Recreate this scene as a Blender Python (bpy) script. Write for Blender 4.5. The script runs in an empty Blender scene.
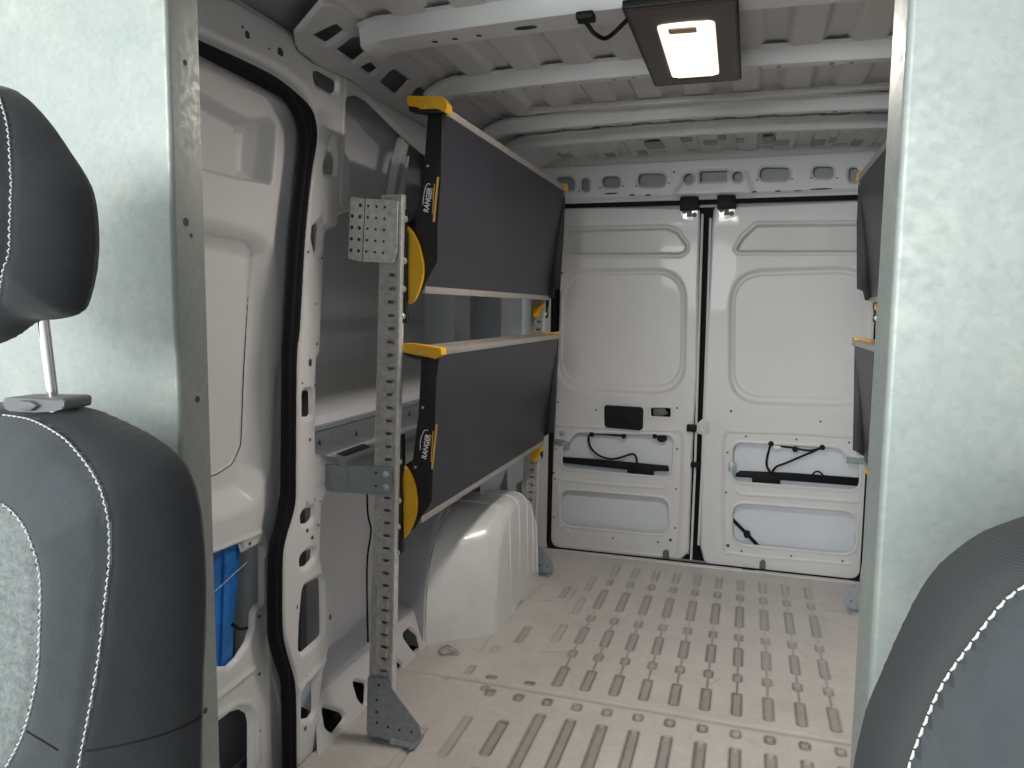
import bpy, bmesh, math, random
import numpy as np
from mathutils import Vector, Matrix
random.seed(4); np.random.seed(4)
C = bpy.context.scene.collection
PI = math.pi

# ------------------------------------------------------------------ camera model
F, CX, CY, H = 757.0, 512.0, 384.0, 1.25
def _basis():
    d = np.array([750 - CX, 311 - CY, F]); d /= np.linalg.norm(d)
    v = np.array([430 - CX, 7970 - CY, F]); v /= np.linalg.norm(v)
    v -= d * (v @ d); v /= np.linalg.norm(v)
    return np.cross(v, d), d, -v
BX, BY, BZ = _basis()
def ray(px, py):
    c = np.array([px - CX, py - CY, F]); return np.array([c @ BX, c @ BY, c @ BZ])
CAM = np.array([0, 0, H])

class Plane:
    """A real flat surface in the van: origin, two in-plane axes, normal to the room."""
    def __init__(s, o, U, V):
        s.o = np.array(o, float); s.U = np.array(U, float); s.V = np.array(V, float)
        s.U /= np.linalg.norm(s.U); s.V /= np.linalg.norm(s.V)
        s.N = np.cross(s.U, s.V)
    def uv(s, px, py):
        r = ray(px, py); t = ((s.o - CAM) @ s.N) / (r @ s.N); p = CAM + r * t - s.o
        return (float(p @ s.U), float(p @ s.V))
    def q(s, pts): return [s.uv(*p) for p in pts]
    def pt(s, u, v, w=0.0): return s.o + s.U * u + s.V * v + s.N * w
    def at(s, px, py, w=0.0): return s.pt(*s.uv(px, py), w)
    def off(s, d): return Plane(s.o + s.N * d, s.U, s.V)
XC = -0.205
def PX(x): return Plane((x, 0, 0), (0, 1, 0), (0, 0, 1))     # faces +x
def PY(y): return Plane((0, y, 0), (1, 0, 0), (0, 0, 1))     # faces -y
def PZ(z): return Plane((0, 0, z), (1, 0, 0), (0, 1, 0))     # faces +z

# ------------------------------------------------------------------ materials
def new_mat(name):
    m = bpy.data.materials.new(name); m.use_nodes = True
    nt = m.node_tree; b = nt.nodes['Principled BSDF']
    return m, nt, b
def noise(nt, scale, detail=4, rough=.6, dist=0):
    tc = nt.nodes.new('ShaderNodeTexCoord'); n = nt.nodes.new('ShaderNodeTexNoise')
    n.inputs['Scale'].default_value = scale; n.inputs['Detail'].default_value = detail
    n.inputs['Roughness'].default_value = rough; n.inputs['Distortion'].default_value = dist
    nt.links.new(tc.outputs['Object'], n.inputs['Vector']); return n
def ramp(nt, src, stops):
    r = nt.nodes.new('ShaderNodeValToRGB'); e = r.color_ramp.elements
    while len(e) < len(stops): e.new(.5)
    for el, (p, c) in zip(e, stops): el.position = p; el.color = (*c, 1)
    nt.links.new(src, r.inputs['Fac']); return r
def bump(nt, b, src, strength, dist=.002):
    bp = nt.nodes.new('ShaderNodeBump'); bp.inputs['Strength'].default_value = strength
    bp.inputs['Distance'].default_value = dist
    nt.links.new(src, bp.inputs['Height']); nt.links.new(bp.outputs['Normal'], b.inputs['Normal'])
def mat(name, col, rough=.5, metal=0, nscale=0, var=.06, bmp=0, coat=0, bscale=None, spec=None):
    m, nt, b = new_mat(name)
    b.inputs['Roughness'].default_value = rough; b.inputs['Metallic'].default_value = metal
    b.inputs['Coat Weight'].default_value = coat
    if spec is not None: b.inputs['Specular IOR Level'].default_value = spec
    n = noise(nt, nscale or 6)
    lo = tuple(max(0, c * (1 - var)) for c in col); hi = tuple(min(1, c * (1 + var)) for c in col)
    r = ramp(nt, n.outputs['Fac'], [(.3, lo), (.7, hi)])
    nt.links.new(r.outputs['Color'], b.inputs['Base Color'])
    if bmp:
        n2 = noise(nt, bscale or 60); bump(nt, b, n2.outputs['Fac'], bmp)
    return m
M = {}
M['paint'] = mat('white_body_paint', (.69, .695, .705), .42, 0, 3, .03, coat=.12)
M['paint2'] = mat('grey_white_body_paint', (.62, .62, .625), .4, 0, 3, .04, coat=.2)
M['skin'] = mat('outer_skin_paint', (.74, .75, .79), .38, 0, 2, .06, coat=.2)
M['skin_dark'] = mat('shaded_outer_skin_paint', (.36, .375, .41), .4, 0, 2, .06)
M['roof'] = mat('roof_skin_paint', (.62, .61, .605), .5, 0, 4, .05)
M['cavity'] = mat('cavity_paint', (.045, .046, .055), .6, 0, 5, .2)
M['black'] = mat('black_plastic', (.006, .006, .007), .55, 0, 20, .2, spec=.22)
M['rubber'] = mat('black_rubber', (.007, .007, .009), .7, 0, 30, .2, spec=.2)
M['shelf'] = mat('charcoal_shelf_panel', (.019, .0185, .026), .40, 0, 5, .16, bmp=.05, bscale=300)
M['bracket'] = mat('black_shelf_bracket', (.007, .007, .010), .42, 0, 20, .2)
M['yellow'] = mat('yellow_plastic', (.80, .43, .015), .38, 0, 20, .08)
M['alu'] = mat('brushed_aluminium', (.52, .49, .46), .36, .6, 40, .08)
M['zinc'] = mat('zinc_plated_steel', (.47, .465, .45), .42, .35, 90, .22, bmp=.06, bscale=200)
M['zinc_bright'] = mat('bright_zinc_plate', (.66, .67, .66), .32, .45, 60, .18)
M['zinc_blue'] = mat('blue_grey_zinc', (.33, .37, .40), .4, .5, 60, .12)
M['chrome'] = mat('chrome', (.85, .85, .86), .12, 1, 20, .02)
M['thread'] = mat('pale_thread', (.62, .62, .60), .8, 0, 300, .15)
M['blue'] = mat('blue_protective_sheet', (.014, .16, .52), .4, 0, 12, .35)
M['darkgrey'] = mat('dark_grey_panel', (.12, .122, .13), .5, 0, 5, .15)
M['white_ink'] = mat('white_ink', (.85, .85, .85), .6, 0, 50, .02)
M['gold_ink'] = mat('gold_ink', (.82, .47, .12), .5, 0, 50, .05)
M['brown_plastic'] = mat('brown_lamp_plastic', (.045, .030, .028), .42, 0, 20, .15)

def galv():
    m, nt, b = new_mat('galvanised_bulkhead_steel')
    tc = nt.nodes.new('ShaderNodeTexCoord')
    v = nt.nodes.new('ShaderNodeTexVoronoi'); v.inputs['Scale'].default_value = 130
    nt.links.new(tc.outputs['Object'], v.inputs['Vector'])
    n = noise(nt, 7, 6, .65, .6); n2 = noise(nt, 90, 3)
    r = ramp(nt, n.outputs['Fac'], [(.25, (.30, .335, .325)), (.55, (.35, .375, .355)), (.8, (.42, .43, .39))])
    r2 = ramp(nt, v.outputs['Color'], [(0, (.86, .87, .87)), (1, (1, 1, 1))])
    mx = nt.nodes.new('ShaderNodeMix'); mx.data_type = 'RGBA'; mx.blend_type = 'MULTIPLY'
    mx.inputs[0].default_value = .8
    nt.links.new(r.outputs['Color'], mx.inputs[6]); nt.links.new(r2.outputs['Color'], mx.inputs[7])
    nt.links.new(mx.outputs[2], b.inputs['Base Color'])
    b.inputs['Metallic'].default_value = .35
    rr = ramp(nt, n2.outputs['Fac'], [(.3, (.40,) * 3), (.7, (.58,) * 3)])
    nt.links.new(rr.outputs['Color'], b.inputs['Roughness'])
    return m
M['galv'] = galv()
def floor_mat():
    m, nt, b = new_mat('scuffed_floor_paint')
    n = noise(nt, 5, 8, .7, .4); n2 = noise(nt, 38, 6, .7)
    r = ramp(nt, n.outputs['Fac'], [(.25, (.56, .53, .50)), (.6, (.66, .63, .60)), (.85, (.72, .695, .67))])
    r2 = ramp(nt, n2.outputs['Fac'], [(.30, (.80, .79, .77)), (.5, (1, 1, 1))])
    mx = nt.nodes.new('ShaderNodeMix'); mx.data_type = 'RGBA'; mx.blend_type = 'MULTIPLY'; mx.inputs[0].default_value = .55
    nt.links.new(r.outputs['Color'], mx.inputs[6]); nt.links.new(r2.outputs['Color'], mx.inputs[7])
    at = nt.nodes.new('ShaderNodeAttribute'); at.attribute_name = 'dirt'
    mul = nt.nodes.new('ShaderNodeMath'); mul.operation = 'MULTIPLY'
    rn = ramp(nt, n2.outputs['Fac'], [(.25, (.6,) * 3), (.7, (1,) * 3)])
    nt.links.new(at.outputs['Fac'], mul.inputs[0]); nt.links.new(rn.outputs['Color'], mul.inputs[1])
    m2 = nt.nodes.new('ShaderNodeMix'); m2.data_type = 'RGBA'
    nt.links.new(mul.outputs[0], m2.inputs[0]); nt.links.new(mx.outputs[2], m2.inputs[6])
    m2.inputs[7].default_value = (.05, .045, .036, 1)
    nt.links.new(m2.outputs[2], b.inputs['Base Color'])
    b.inputs['Roughness'].default_value = .42
    return m
M['floor'] = floor_mat()
def fabric(name, c1, c2, scale, bmp, rough=.85):
    m, nt, b = new_mat(name)
    n = noise(nt, scale, 5, .75); r = ramp(nt, n.outputs['Fac'], [(.3, c1), (.7, c2)])
    nt.links.new(r.outputs['Color'], b.inputs['Base Color']); b.inputs['Roughness'].default_value = rough
    b.inputs['Sheen Weight'].default_value = .15
    n2 = noise(nt, 420, 2); bump(nt, b, n2.outputs['Fac'], bmp)
    return m
M['seat'] = fabric('charcoal_seat_cloth', (.009, .0093, .012), (.014, .0145, .018), 30, .25)
M['seat_mid'] = fabric('slate_grey_seat_cloth', (.042, .048, .053), (.056, .062, .068), 25, .3)
M['seat_in'] = fabric('mottled_grey_seat_insert', (.10, .115, .115), (.235, .255, .25), 150, .6)
def ribbed():
    m, nt, b = new_mat('ribbed_charcoal_cloth')
    tc = nt.nodes.new('ShaderNodeTexCoord'); w = nt.nodes.new('ShaderNodeTexWave')
    w.bands_direction = 'Z'; w.inputs['Scale'].default_value = 230; w.inputs['Distortion'].default_value = .6
    nt.links.new(tc.outputs['Object'], w.inputs['Vector'])
    r = ramp(nt, w.outputs['Fac'], [(.2, (.030, .031, .033)), (.8, (.042, .044, .046))])
    nt.links.new(r.outputs['Color'], b.inputs['Base Color']); b.inputs['Roughness'].default_value = .8
    bump(nt, b, w.outputs['Fac'], .18, .0006)
    return m
M['ribbed'] = ribbed()
def arch_mat():
    m, nt, b = new_mat('milky_white_plastic')
    n = noise(nt, 6, 6, .7, .3); r = ramp(nt, n.outputs['Fac'], [(.3, (.74, .755, .77)), (.7, (.87, .88, .90))])
    nt.links.new(r.outputs['Color'], b.inputs['Base Color']); b.inputs['Roughness'].default_value = .30
    b.inputs['Coat Weight'].default_value = .2
    n2 = noise(nt, 9, 3); bump(nt, b, n2.outputs['Fac'], .12, .02)
    return m
M['arch'] = arch_mat()
M['pad'] = mat('grey_roof_pad', (.36, .355, .36), .7, 0, 8, .1)
M['door_skin'] = mat('blue_white_door_skin', (.70, .74, .80), .35, 0, 4, .03, coat=.2)
M['rib_white'] = mat('white_rib_plastic', (.92, .92, .92), .3, 0, 20, .02)
M['hole'] = mat('dark_body_cavity', (.24, .245, .26), .5, 0, 5, .2)
def glow():
    m, nt, b = new_mat('lit_lamp_lens')
    n = noise(nt, 20, 2)
    r = ramp(nt, n.outputs['Fac'], [(.3, (1, .84, .66)), (.7, (1, .88, .72))])
    nt.links.new(r.outputs['Color'], b.inputs['Base Color']); nt.links.new(r.outputs['Color'], b.inputs['Emission Color'])
    b.inputs['Emission Strength'].default_value = 1.1
    return m
M['lens'] = glow()
def glow2():
    m, nt, b = new_mat('lamp_element')
    n = noise(nt, 20, 2)
    r = ramp(nt, n.outputs['Fac'], [(.3, (1, .88, .70)), (.7, (1, .92, .78))])
    nt.links.new(r.outputs['Color'], b.inputs['Emission Color'])
    b.inputs['Emission Strength'].default_value = 20
    return m
M['element'] = glow2()

# ------------------------------------------------------------------ objects
def link(o, parent=None):
    C.objects.link(o)
    if parent is not None:
        o.parent = parent
        if parent.parent is None: o.matrix_parent_inverse = Matrix.Translation(-parent.location)
    return o
def root(name, label=None, cat=None, loc=(0, 0, 0), group=None, kind=None):
    o = bpy.data.objects.new(name, None); C.objects.link(o); o.location = loc
    o.empty_display_size = .05
    tag(o, label, cat, group, kind); return o
def tag(o, label=None, cat=None, group=None, kind=None):
    if label: o['label'] = label
    if cat: o['category'] = cat
    if group: o['group'] = group
    if kind: o['kind'] = kind
    return o
def mesh(name, V, Fc, m, parent=None, angle=35, midx=None, label=None):
    me = bpy.data.meshes.new(name); me.from_pydata([tuple(map(float, v)) for v in V], [], [tuple(f) for f in Fc])
    for mm in (m if isinstance(m, (list, tuple)) else [m]): me.materials.append(mm)
    if midx is not None: me.polygons.foreach_set('material_index', midx)
    me.shade_smooth(); me.set_sharp_from_angle(angle=math.radians(angle)); me.update()
    o = bpy.data.objects.new(name, me); link(o, parent)
    if label: o['label'] = label
    return o

class MB:
    """collects solids; build() makes ONE mesh object"""
    def __init__(s): s.V = []; s.F = []; s.I = []
    def add(s, V, Fc, i=0):
        n = len(s.V); s.V += [tuple(v) for v in V]; s.F += [tuple(k + n for k in f) for f in Fc]; s.I += [i] * len(Fc)
        return s
    def bm(s, bm, i=0):
        bm.verts.index_update()
        s.add([v.co[:] for v in bm.verts], [[v.index for v in f.verts] for f in bm.faces], i); bm.free(); return s
    def box(s, a, b, bev=0, i=0, seg=2):
        bm = bmesh.new(); bmesh.ops.create_cube(bm, size=1)
        a = np.array(a, float); b = np.array(b, float)
        lo = np.minimum(a, b); hi = np.maximum(a, b)
        for v in bm.verts: v.co = Vector(lo + (np.array(v.co[:]) + .5) * (hi - lo))
        if bev: bmesh.ops.bevel(bm, geom=bm.edges[:], offset=min(bev, .45 * min(hi - lo)), segments=seg, affect='EDGES', profile=.5)
        return s.bm(bm, i)
    def prism(s, pl, poly, w0, w1, bev=0, i=0):
        """polygon in plane uv, thickened from w0 to w1 along the plane normal"""
        bm = bmesh.new()
        A = sum(poly[k][0] * poly[(k + 1) % len(poly)][1] - poly[(k + 1) % len(poly)][0] * poly[k][1] for k in range(len(poly)))
        if A < 0: poly = poly[::-1]
        lo = [bm.verts.new(pl.pt(u, v, w0)) for u, v in poly]; hi = [bm.verts.new(pl.pt(u, v, w1)) for u, v in poly]
        n = len(poly); bm.faces.new(lo[::-1]); top = bm.faces.new(hi)
        for k in range(n): bm.faces.new((lo[k], lo[(k + 1) % n], hi[(k + 1) % n], hi[k]))
        if bev: bmesh.ops.bevel(bm, geom=list(top.edges), offset=bev, segments=2, affect='EDGES', profile=.5)
        bmesh.ops.triangulate(bm, faces=[f for f in bm.faces if len(f.verts) > 4])
        return s.bm(bm, i)
    def tube(s, pts, r, n=8, i=0, cap=True):
        P = [Vector(p) for p in pts]; rr = r if isinstance(r, (list, tuple)) else [r] * len(P)
        t0 = (P[1] - P[0]).normalized(); up = Vector((0, 0, 1)) if abs(t0.z) < .9 else Vector((1, 0, 0))
        a = t0.cross(up).normalized(); V = []; Fc = []
        for k, p in enumerate(P):
            t = (P[min(k + 1, len(P) - 1)] - P[max(k - 1, 0)])
            t = t.normalized() if t.length > 1e-9 else t0
            a = (a - t * a.dot(t)).normalized(); b = t.cross(a)
            for j in range(n):
                an = 2 * PI * j / n; V.append(p + (a * math.cos(an) + b * math.sin(an)) * rr[k])
        for k in range(len(P) - 1):
            for j in range(n):
                Fc.append((k * n + j, k * n + (j + 1) % n, (k + 1) * n + (j + 1) % n, (k + 1) * n + j))
        if cap: Fc += [tuple(range(n))[::-1], tuple(range((len(P) - 1) * n, len(P) * n))]
        return s.add(V, Fc, i)
    def disc(s, pl, u, v, r, w=0, h=.002, n=16, i=0, rx=None):
        rx = rx or r
        return s.prism(pl, [(u + rx * math.cos(2 * PI * k / n), v + r * math.sin(2 * PI * k / n)) for k in range(n)], w, w + h, 0, i)
    def bolt(s, pl, u, v, r, w=0, i=0):
        s.disc(pl, u, v, r * 1.5, w, r * .25, 16, i)
        s.prism(pl, [(u + r * math.cos(PI / 3 * k), v + r * math.sin(PI / 3 * k)) for k in range(6)], w + r * .25, w + r * .95, r * .15, i); return s
    def build(s, name, m, parent=None, angle=35, label=None):
        ms = m if isinstance(m, (list, tuple)) else [m]
        return mesh(name, s.V, s.F, ms, parent, angle, s.I if len(ms) > 1 else None, label)

def smooth_path(pts, n=8):
    P = [Vector(p) for p in pts]; out = []
    for k in range(len(P) - 1):
        a, b, c, d = P[max(k - 1, 0)], P[k], P[k + 1], P[min(k + 2, len(P) - 1)]
        for j in range(n):
            t = j / n
            out.append(.5 * ((2 * b) + (c - a) * t + (2 * a - 5 * b + 4 * c - d) * t * t + (3 * b - a - 3 * c + d) * t ** 3))
    out.append(P[-1]); return out
def sp2(pts, n=6, closed=False):
    pts = [tuple(p) for p in pts]
    if closed: pts = [pts[-1]] + pts + [pts[0], pts[1]]
    o = [(p.x, p.y) for p in smooth_path([(p[0], p[1], 0) for p in pts], n)]
    if closed: o = o[n:-n - 1] if False else o[n:len(o) - 1 - n]
    return o

# --------------------------------------------------- signed distance tools and pressed sheet metal
def fillet(poly, r, n=5):
    out = []; N = len(poly); P = [np.array(p, float) for p in poly]
    for k in range(N):
        a, b, c = P[k - 1], P[k], P[(k + 1) % N]
        e1 = a - b; e2 = c - b; l1 = np.linalg.norm(e1); l2 = np.linalg.norm(e2)
        if l1 < 1e-7 or l2 < 1e-7: out.append(tuple(b)); continue
        cosang = np.clip(e1 @ e2 / l1 / l2, -1, 1); h = math.acos(cosang) / 2
        if h > 1.45: out.append(tuple(b)); continue
        d = min(r / max(math.tan(h), .05), .48 * l1, .48 * l2)
        p0 = b + e1 / l1 * d; p2 = b + e2 / l2 * d
        for j in range(n + 1):
            t = j / n; out.append(tuple(p0 * (1 - t) ** 2 + 2 * b * t * (1 - t) + p2 * t * t))
    return out
def sdf(P, poly, margin=.08):
    poly = np.array(poly, float); D = np.full(len(P), 9.0)
    lo = poly.min(0) - margin; hi = poly.max(0) + margin
    m = np.all((P >= lo) & (P <= hi), axis=1)
    Q = P[m]
    if not len(Q): return D
    d2 = np.full(len(Q), 1e9); ins = np.zeros(len(Q), bool); n = len(poly)
    for i in range(n):
        a = poly[i]; b = poly[(i + 1) % n]; e = b - a; w = Q - a
        t = np.clip((w @ e) / max(e @ e, 1e-12), 0, 1)
        d2 = np.minimum(d2, ((w - np.outer(t, e)) ** 2).sum(1))
        c = (a[1] > Q[:, 1]) != (b[1] > Q[:, 1])
        if abs(e[1]) > 1e-12:
            ins ^= c & (Q[:, 0] < a[0] + e[0] * (Q[:, 1] - a[1]) / e[1])
    D[m] = np.sqrt(d2) * np.where(ins, -1, 1)
    return D
def linedist(P, pts, margin=.06):
    D = np.full(len(P), 9.0); A = np.array(pts, float)
    lo = A.min(0) - margin; hi = A.max(0) + margin
    m = np.all((P >= lo) & (P <= hi), axis=1); Q = P[m]
    d2 = np.full(len(Q), 81.0)
    for a, b in zip(A[:-1], A[1:]):
        e = b - a; w = Q - a; t = np.clip((w @ e) / max(e @ e, 1e-12), 0, 1)
        d2 = np.minimum(d2, ((w - np.outer(t, e)) ** 2).sum(1))
    D[m] = np.sqrt(d2); return D
def sst(x): x = np.clip(x, 0, 1); return x * x * (3 - 2 * x)

def relief(name, pl, outer, m, parent=None, holes=(), ops=(), ridges=(), du=.004, dv=None, lip=.006, lipw=.01,
           dots=(), func=None, dirt=None, back=None, angle=180, label=None, regions=()):
    """pressed sheet: outline with real cut-outs, raised/sunk areas (poly, depth, ramp), ridges (polyline, width, height).
    dots = (u, v, r) dark punched holes; m may be [paint, dark, region1, ...]"""
    dv = dv or du; O = np.array(outer)
    u = np.arange(O[:, 0].min() - du, O[:, 0].max() + 2 * du, du); v = np.arange(O[:, 1].min() - dv, O[:, 1].max() + 2 * dv, dv)
    nu, nv = len(u), len(v); UU, VV = np.meshgrid(u, v, indexing='ij'); P = np.stack([UU.ravel(), VV.ravel()], 1)
    def dist(Q):
        d = sdf(Q, outer, .3)
        for h in holes: d = np.maximum(d, -sdf(Q, h))
        return d
    d = dist(P); D = d.reshape(nu, nv)
    ins = D < 0
    keep = ins[:-1, :-1] | ins[1:, :-1] | ins[1:, 1:] | ins[:-1, 1:]
    used = np.zeros((nu, nv), bool)
    for a, b in ((0, 0), (1, 0), (1, 1), (0, 1)): used[a:nu - 1 + a, b:nv - 1 + b] |= keep
    mv = used.ravel() & (d > 0)
    for it in range(3):                                   # snap the rim onto the outline
        Q = P[mv]
        if not len(Q): break
        e = 1e-4; dd = dist(Q)
        g = np.stack([(dist(Q + [e, 0]) - dist(Q - [e, 0])), (dist(Q + [0, e]) - dist(Q - [0, e]))], 1) / (2 * e)
        gl = np.maximum(np.linalg.norm(g, axis=1, keepdims=True), .3)
        P[mv] = Q - np.clip(dd, -2 * du, 2 * du)[:, None] * g / gl ** 2
    d = dist(P); h = np.zeros(len(P))
    if lip: h -= lip * (1 - sst(-d / lipw)) ** 2
    for poly, dep, ew in ops: h += dep * sst(-sdf(P, poly, .02) / ew)
    for pts, w, hh in ridges: h += hh * np.exp(-(linedist(P, pts) / w) ** 2)
    if func is not None: h += func(P, d)
    W = pl.o + np.outer(P[:, 0], pl.U) + np.outer(P[:, 1], pl.V) + np.outer(h, pl.N)
    idx = -np.ones(nu * nv, int); uf = used.ravel(); idx[uf] = np.arange(uf.sum())
    I = idx.reshape(nu, nv); ii, jj = np.nonzero(keep)
    Fq = np.stack([I[ii, jj], I[ii + 1, jj], I[ii + 1, jj + 1], I[ii, jj + 1]], 1)
    Vv = W[uf]; mi = np.zeros(len(Fq), int)
    if regions:
        cen = (P.reshape(nu, nv, 2)[ii, jj] + P.reshape(nu, nv, 2)[ii + 1, jj + 1]) / 2
        for poly, k in regions: mi[sdf(cen, poly, .01) < 0] = k
    dirtv = dirt(P, d)[uf] if dirt is not None else None
    if back is not None:                                   # close the form with a domed back
        hb = back(P, d); W2 = pl.o + np.outer(P[:, 0], pl.U) + np.outer(P[:, 1], pl.V) + np.outer(hb, pl.N)
        n0 = len(Vv); Vv = np.concatenate([Vv, W2[uf]]); Fq = np.concatenate([Fq, Fq[:, ::-1] + n0]); mi = np.concatenate([mi, np.zeros(len(ii), int)])
    extraV = []; extraF = []
    for (du_, dv_, r) in dots:
        k = 10; hh = 0.0
        for poly, dep, ew in ops: hh += dep * float(sst(-sdf(np.array([[du_, dv_]]), poly, .02)[0] / ew))
        b = len(Vv) + len(extraV)
        rx, ry = r if isinstance(r, tuple) else (r, r)
        extraV += [pl.pt(du_ + rx * math.cos(2 * PI * a / k), dv_ + ry * math.sin(2 * PI * a / k), hh + .0012) for a in range(k)]
        extraF.append([b + a for a in range(k)])
    me = bpy.data.meshes.new(name)
    V2 = np.concatenate([Vv, np.array(extraV)]) if extraV else Vv
    nq = len(Fq); me.vertices.add(len(V2)); me.vertices.foreach_set('co', V2.ravel())
    ne = sum(len(f) for f in extraF)
    me.loops.add(nq * 4 + ne); me.polygons.add(nq + len(extraF))
    lv = np.concatenate([Fq.ravel(), np.array([a for f in extraF for a in f], int)])
    me.loops.foreach_set('vertex_index', lv.astype(np.int32))
    st = list(range(0, nq * 4, 4)); p = nq * 4
    for f in extraF: st.append(p); p += len(f)
    me.polygons.foreach_set('loop_start', np.array(st, np.int32))
    for mm in (m if isinstance(m, (list, tuple)) else [m]): me.materials.append(mm)
    me.polygons.foreach_set('material_index', np.concatenate([mi, np.ones(len(extraF), int)]).astype(np.int32))
    me.update(calc_edges=True); me.validate()
    if dirtv is not None:
        a = me.attributes.new('dirt', 'FLOAT', 'POINT'); full = np.zeros(len(me.vertices), np.float32); full[:len(dirtv)] = dirtv
        a.data.foreach_set('value', full)
    me.shade_smooth(); me.set_sharp_from_angle(angle=math.radians(angle))
    o = bpy.data.objects.new(name, me); link(o, parent)
    if label: o['label'] = label
    return o
def rect(u0, v0, u1, v1): return [(u0, v0), (u1, v0), (u1, v1), (u0, v1)]
def ell(pl, cx, cy, rx, ry, n=18): return pl.q([(cx + rx * math.cos(2 * PI * k / n), cy + ry * math.sin(2 * PI * k / n)) for k in range(n)])
def dts(pl, pts, r=.004): return [(*pl.uv(p[0], p[1]), p[2] if len(p) > 2 else r) for p in pts]

def text_mesh(name, body, pl, u, v, size, rot, m, parent, shear=.2, w=.001, bold=.006, sx=1.0):
    cu = bpy.data.curves.new(name, 'FONT'); cu.body = body; cu.size = size; cu.shear = shear; cu.offset = bold * size
    cu.align_x = 'LEFT'; cu.extrude = .0004
    t = bpy.data.objects.new(name + '_tmp', cu); C.objects.link(t)
    dg = bpy.context.evaluated_depsgraph_get(); dg.update()
    me = bpy.data.meshes.new_from_object(t.evaluated_get(dg)); C.objects.unlink(t); bpy.data.objects.remove(t)
    c, s = math.cos(rot), math.sin(rot)
    for vt in me.vertices:
        x, y, z = vt.co; x *= sx; vt.co = Vector(pl.pt(u + c * x - s * y, v + s * x + c * y, w + z))
    me.materials.clear(); me.materials.append(m)
    o = bpy.data.objects.new(name, me); link(o, parent); return o
# ================================================================== THE VAN BODY (setting)
# ---- floor -------------------------------------------------------
fl = PZ(0)
cols = [-.568 + .0962 * k for k in range(-4, 13)]
LN = []; GR = []                                            # (x0,y0,x1,y1,depth,dirt)
rows = [(2.345, 2.493, .032, 1.0), (2.569, 2.627, .030, .85), (2.687, 2.842, .032, .8), (2.902, 2.969, .030, .6),
        (3.035, 3.26, .032, .65), (3.322, 3.40, .030, .5), (3.442, 3.60, .030, .3)]
for k, x in enumerate(cols):
    kk = k - 4
    fade = max(.25, 1 - abs(kk - 4.2) * .10) * (.8 + .4 * random.random())
    if 0 <= kk <= 9:
        for (a, b, w, d) in rows:
            GR.append((x - w / 2, a, x + w / 2, b, .007, d * fade))
        for a, b in zip(rows[:-1], rows[1:]):
            LN.append(((x, a[1]), (x, b[0]), a[3] * (.55 + .45 * fade) * (1 if a[0] < 2.9 else .5)))
    if kk >= -2: GR.append((x - .015, 2.215, x + .015, 2.258, .008, .85 * (.75 + .35 * random.random())))
    if kk >= 0:
        GR.append((x - .016, 1.835 + .02 * (kk % 2), x + .016, 2.163, .008, .75 * fade + .25))
        GR.append((x - .016, 1.42, x + .016, 1.76, .008, .7))
    elif kk == -1:
        GR.append((x - .016, 1.90, x + .016, 2.09, .008, .8)); GR.append((x - .016, 1.42, x + .016, 1.84, .006, .15))
    elif kk == -2: GR.append((x - .03, 1.86, x - .0, 2.08, .006, .3))
    elif kk == -3: GR.append((x - .04, 1.72, x - .01, 1.98, .006, .12))
for c, (hx, hy), d in (((-.790, 2.335), (.018, .012), .9), ((-.655, 2.337), (.018, .012), .9)):
    GR.append((c[0] - hx, c[1] - hy, c[0] + hx, c[1] + hy, .006, d))
GR += [(-.80, 2.62, -.77, 2.775, .007, .35), (-.67, 2.67, -.64, 2.84, .007, .18), (-.89, 2.33, -.865, 2.40, .006, .3),
       (-.95, 2.26, -.925, 2.30, .006, .12), (-.80, 2.24, -.775, 2.275, .007, .55), (-.745, 3.09, -.72, 3.25, .005, .25),
       (-.86, 2.52, -.835, 2.57, .005, .1), (-.655, 2.95, -.628, 3.14, .005, .15), (-.66, 3.22, -.634, 3.42, .005, .12)]
gpoly = [(fillet(rect(*g[:4]), .012, 4), g[4], g[5]) for g in GR]
plate = [(-.865, 3.05), (-.70, 3.06), (-.69, 3.25), (-.855, 3.24), (-.865, 3.05)]
seam = [(-1.12, 2.290), (-.6, 2.288), (0, 2.285), (.72, 2.29)]
def floor_dirt(P, d):
    z = np.zeros(len(P))
    for poly, dep, st in gpoly:
        s = sdf(P, poly, .012); z = np.maximum(z, (.22 + .33 * st) * min(1, st * 3) * sst((-s + .001) / .006))
        z = np.maximum(z, min(1, .25 + .9 * st) * np.exp(-((s + .002) / .0042) ** 2))
    for a, b, st in LN: z = np.maximum(z, st * np.exp(-(linedist(P, [a, b], .02) / .0034) ** 2))
    z = np.maximum(z, .42 * np.exp(-(linedist(P, seam) / .007) ** 2))
    z = np.maximum(z, .30 * np.exp(-(linedist(P, plate) / .004) ** 2))
    for _ in range(26):
        x, y = random.uniform(-.95, .5), random.uniform(1.7, 3.6); a = random.uniform(0, 6.3); L = random.uniform(.02, .16)
        z = np.maximum(z, random.uniform(.12, .4) * np.exp(-(linedist(P, [(x, y), (x + L * math.cos(a), y + L * math.sin(a))]) / .003) ** 2))
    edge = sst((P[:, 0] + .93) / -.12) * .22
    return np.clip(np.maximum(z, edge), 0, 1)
relief('floor', fl, rect(-1.125, .80, .745, 3.775), M['floor'], du=.0045, dv=.0065, lip=0, dirt=floor_dirt,
       ops=[(p, -dep, .007) for p, dep, st in gpoly] + [(plate[:4], .003, .006)], ridges=[(seam, .012, -.004), (seam, .03, .002)])
bpy.data.objects['floor']['kind'] = 'structure'

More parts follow.
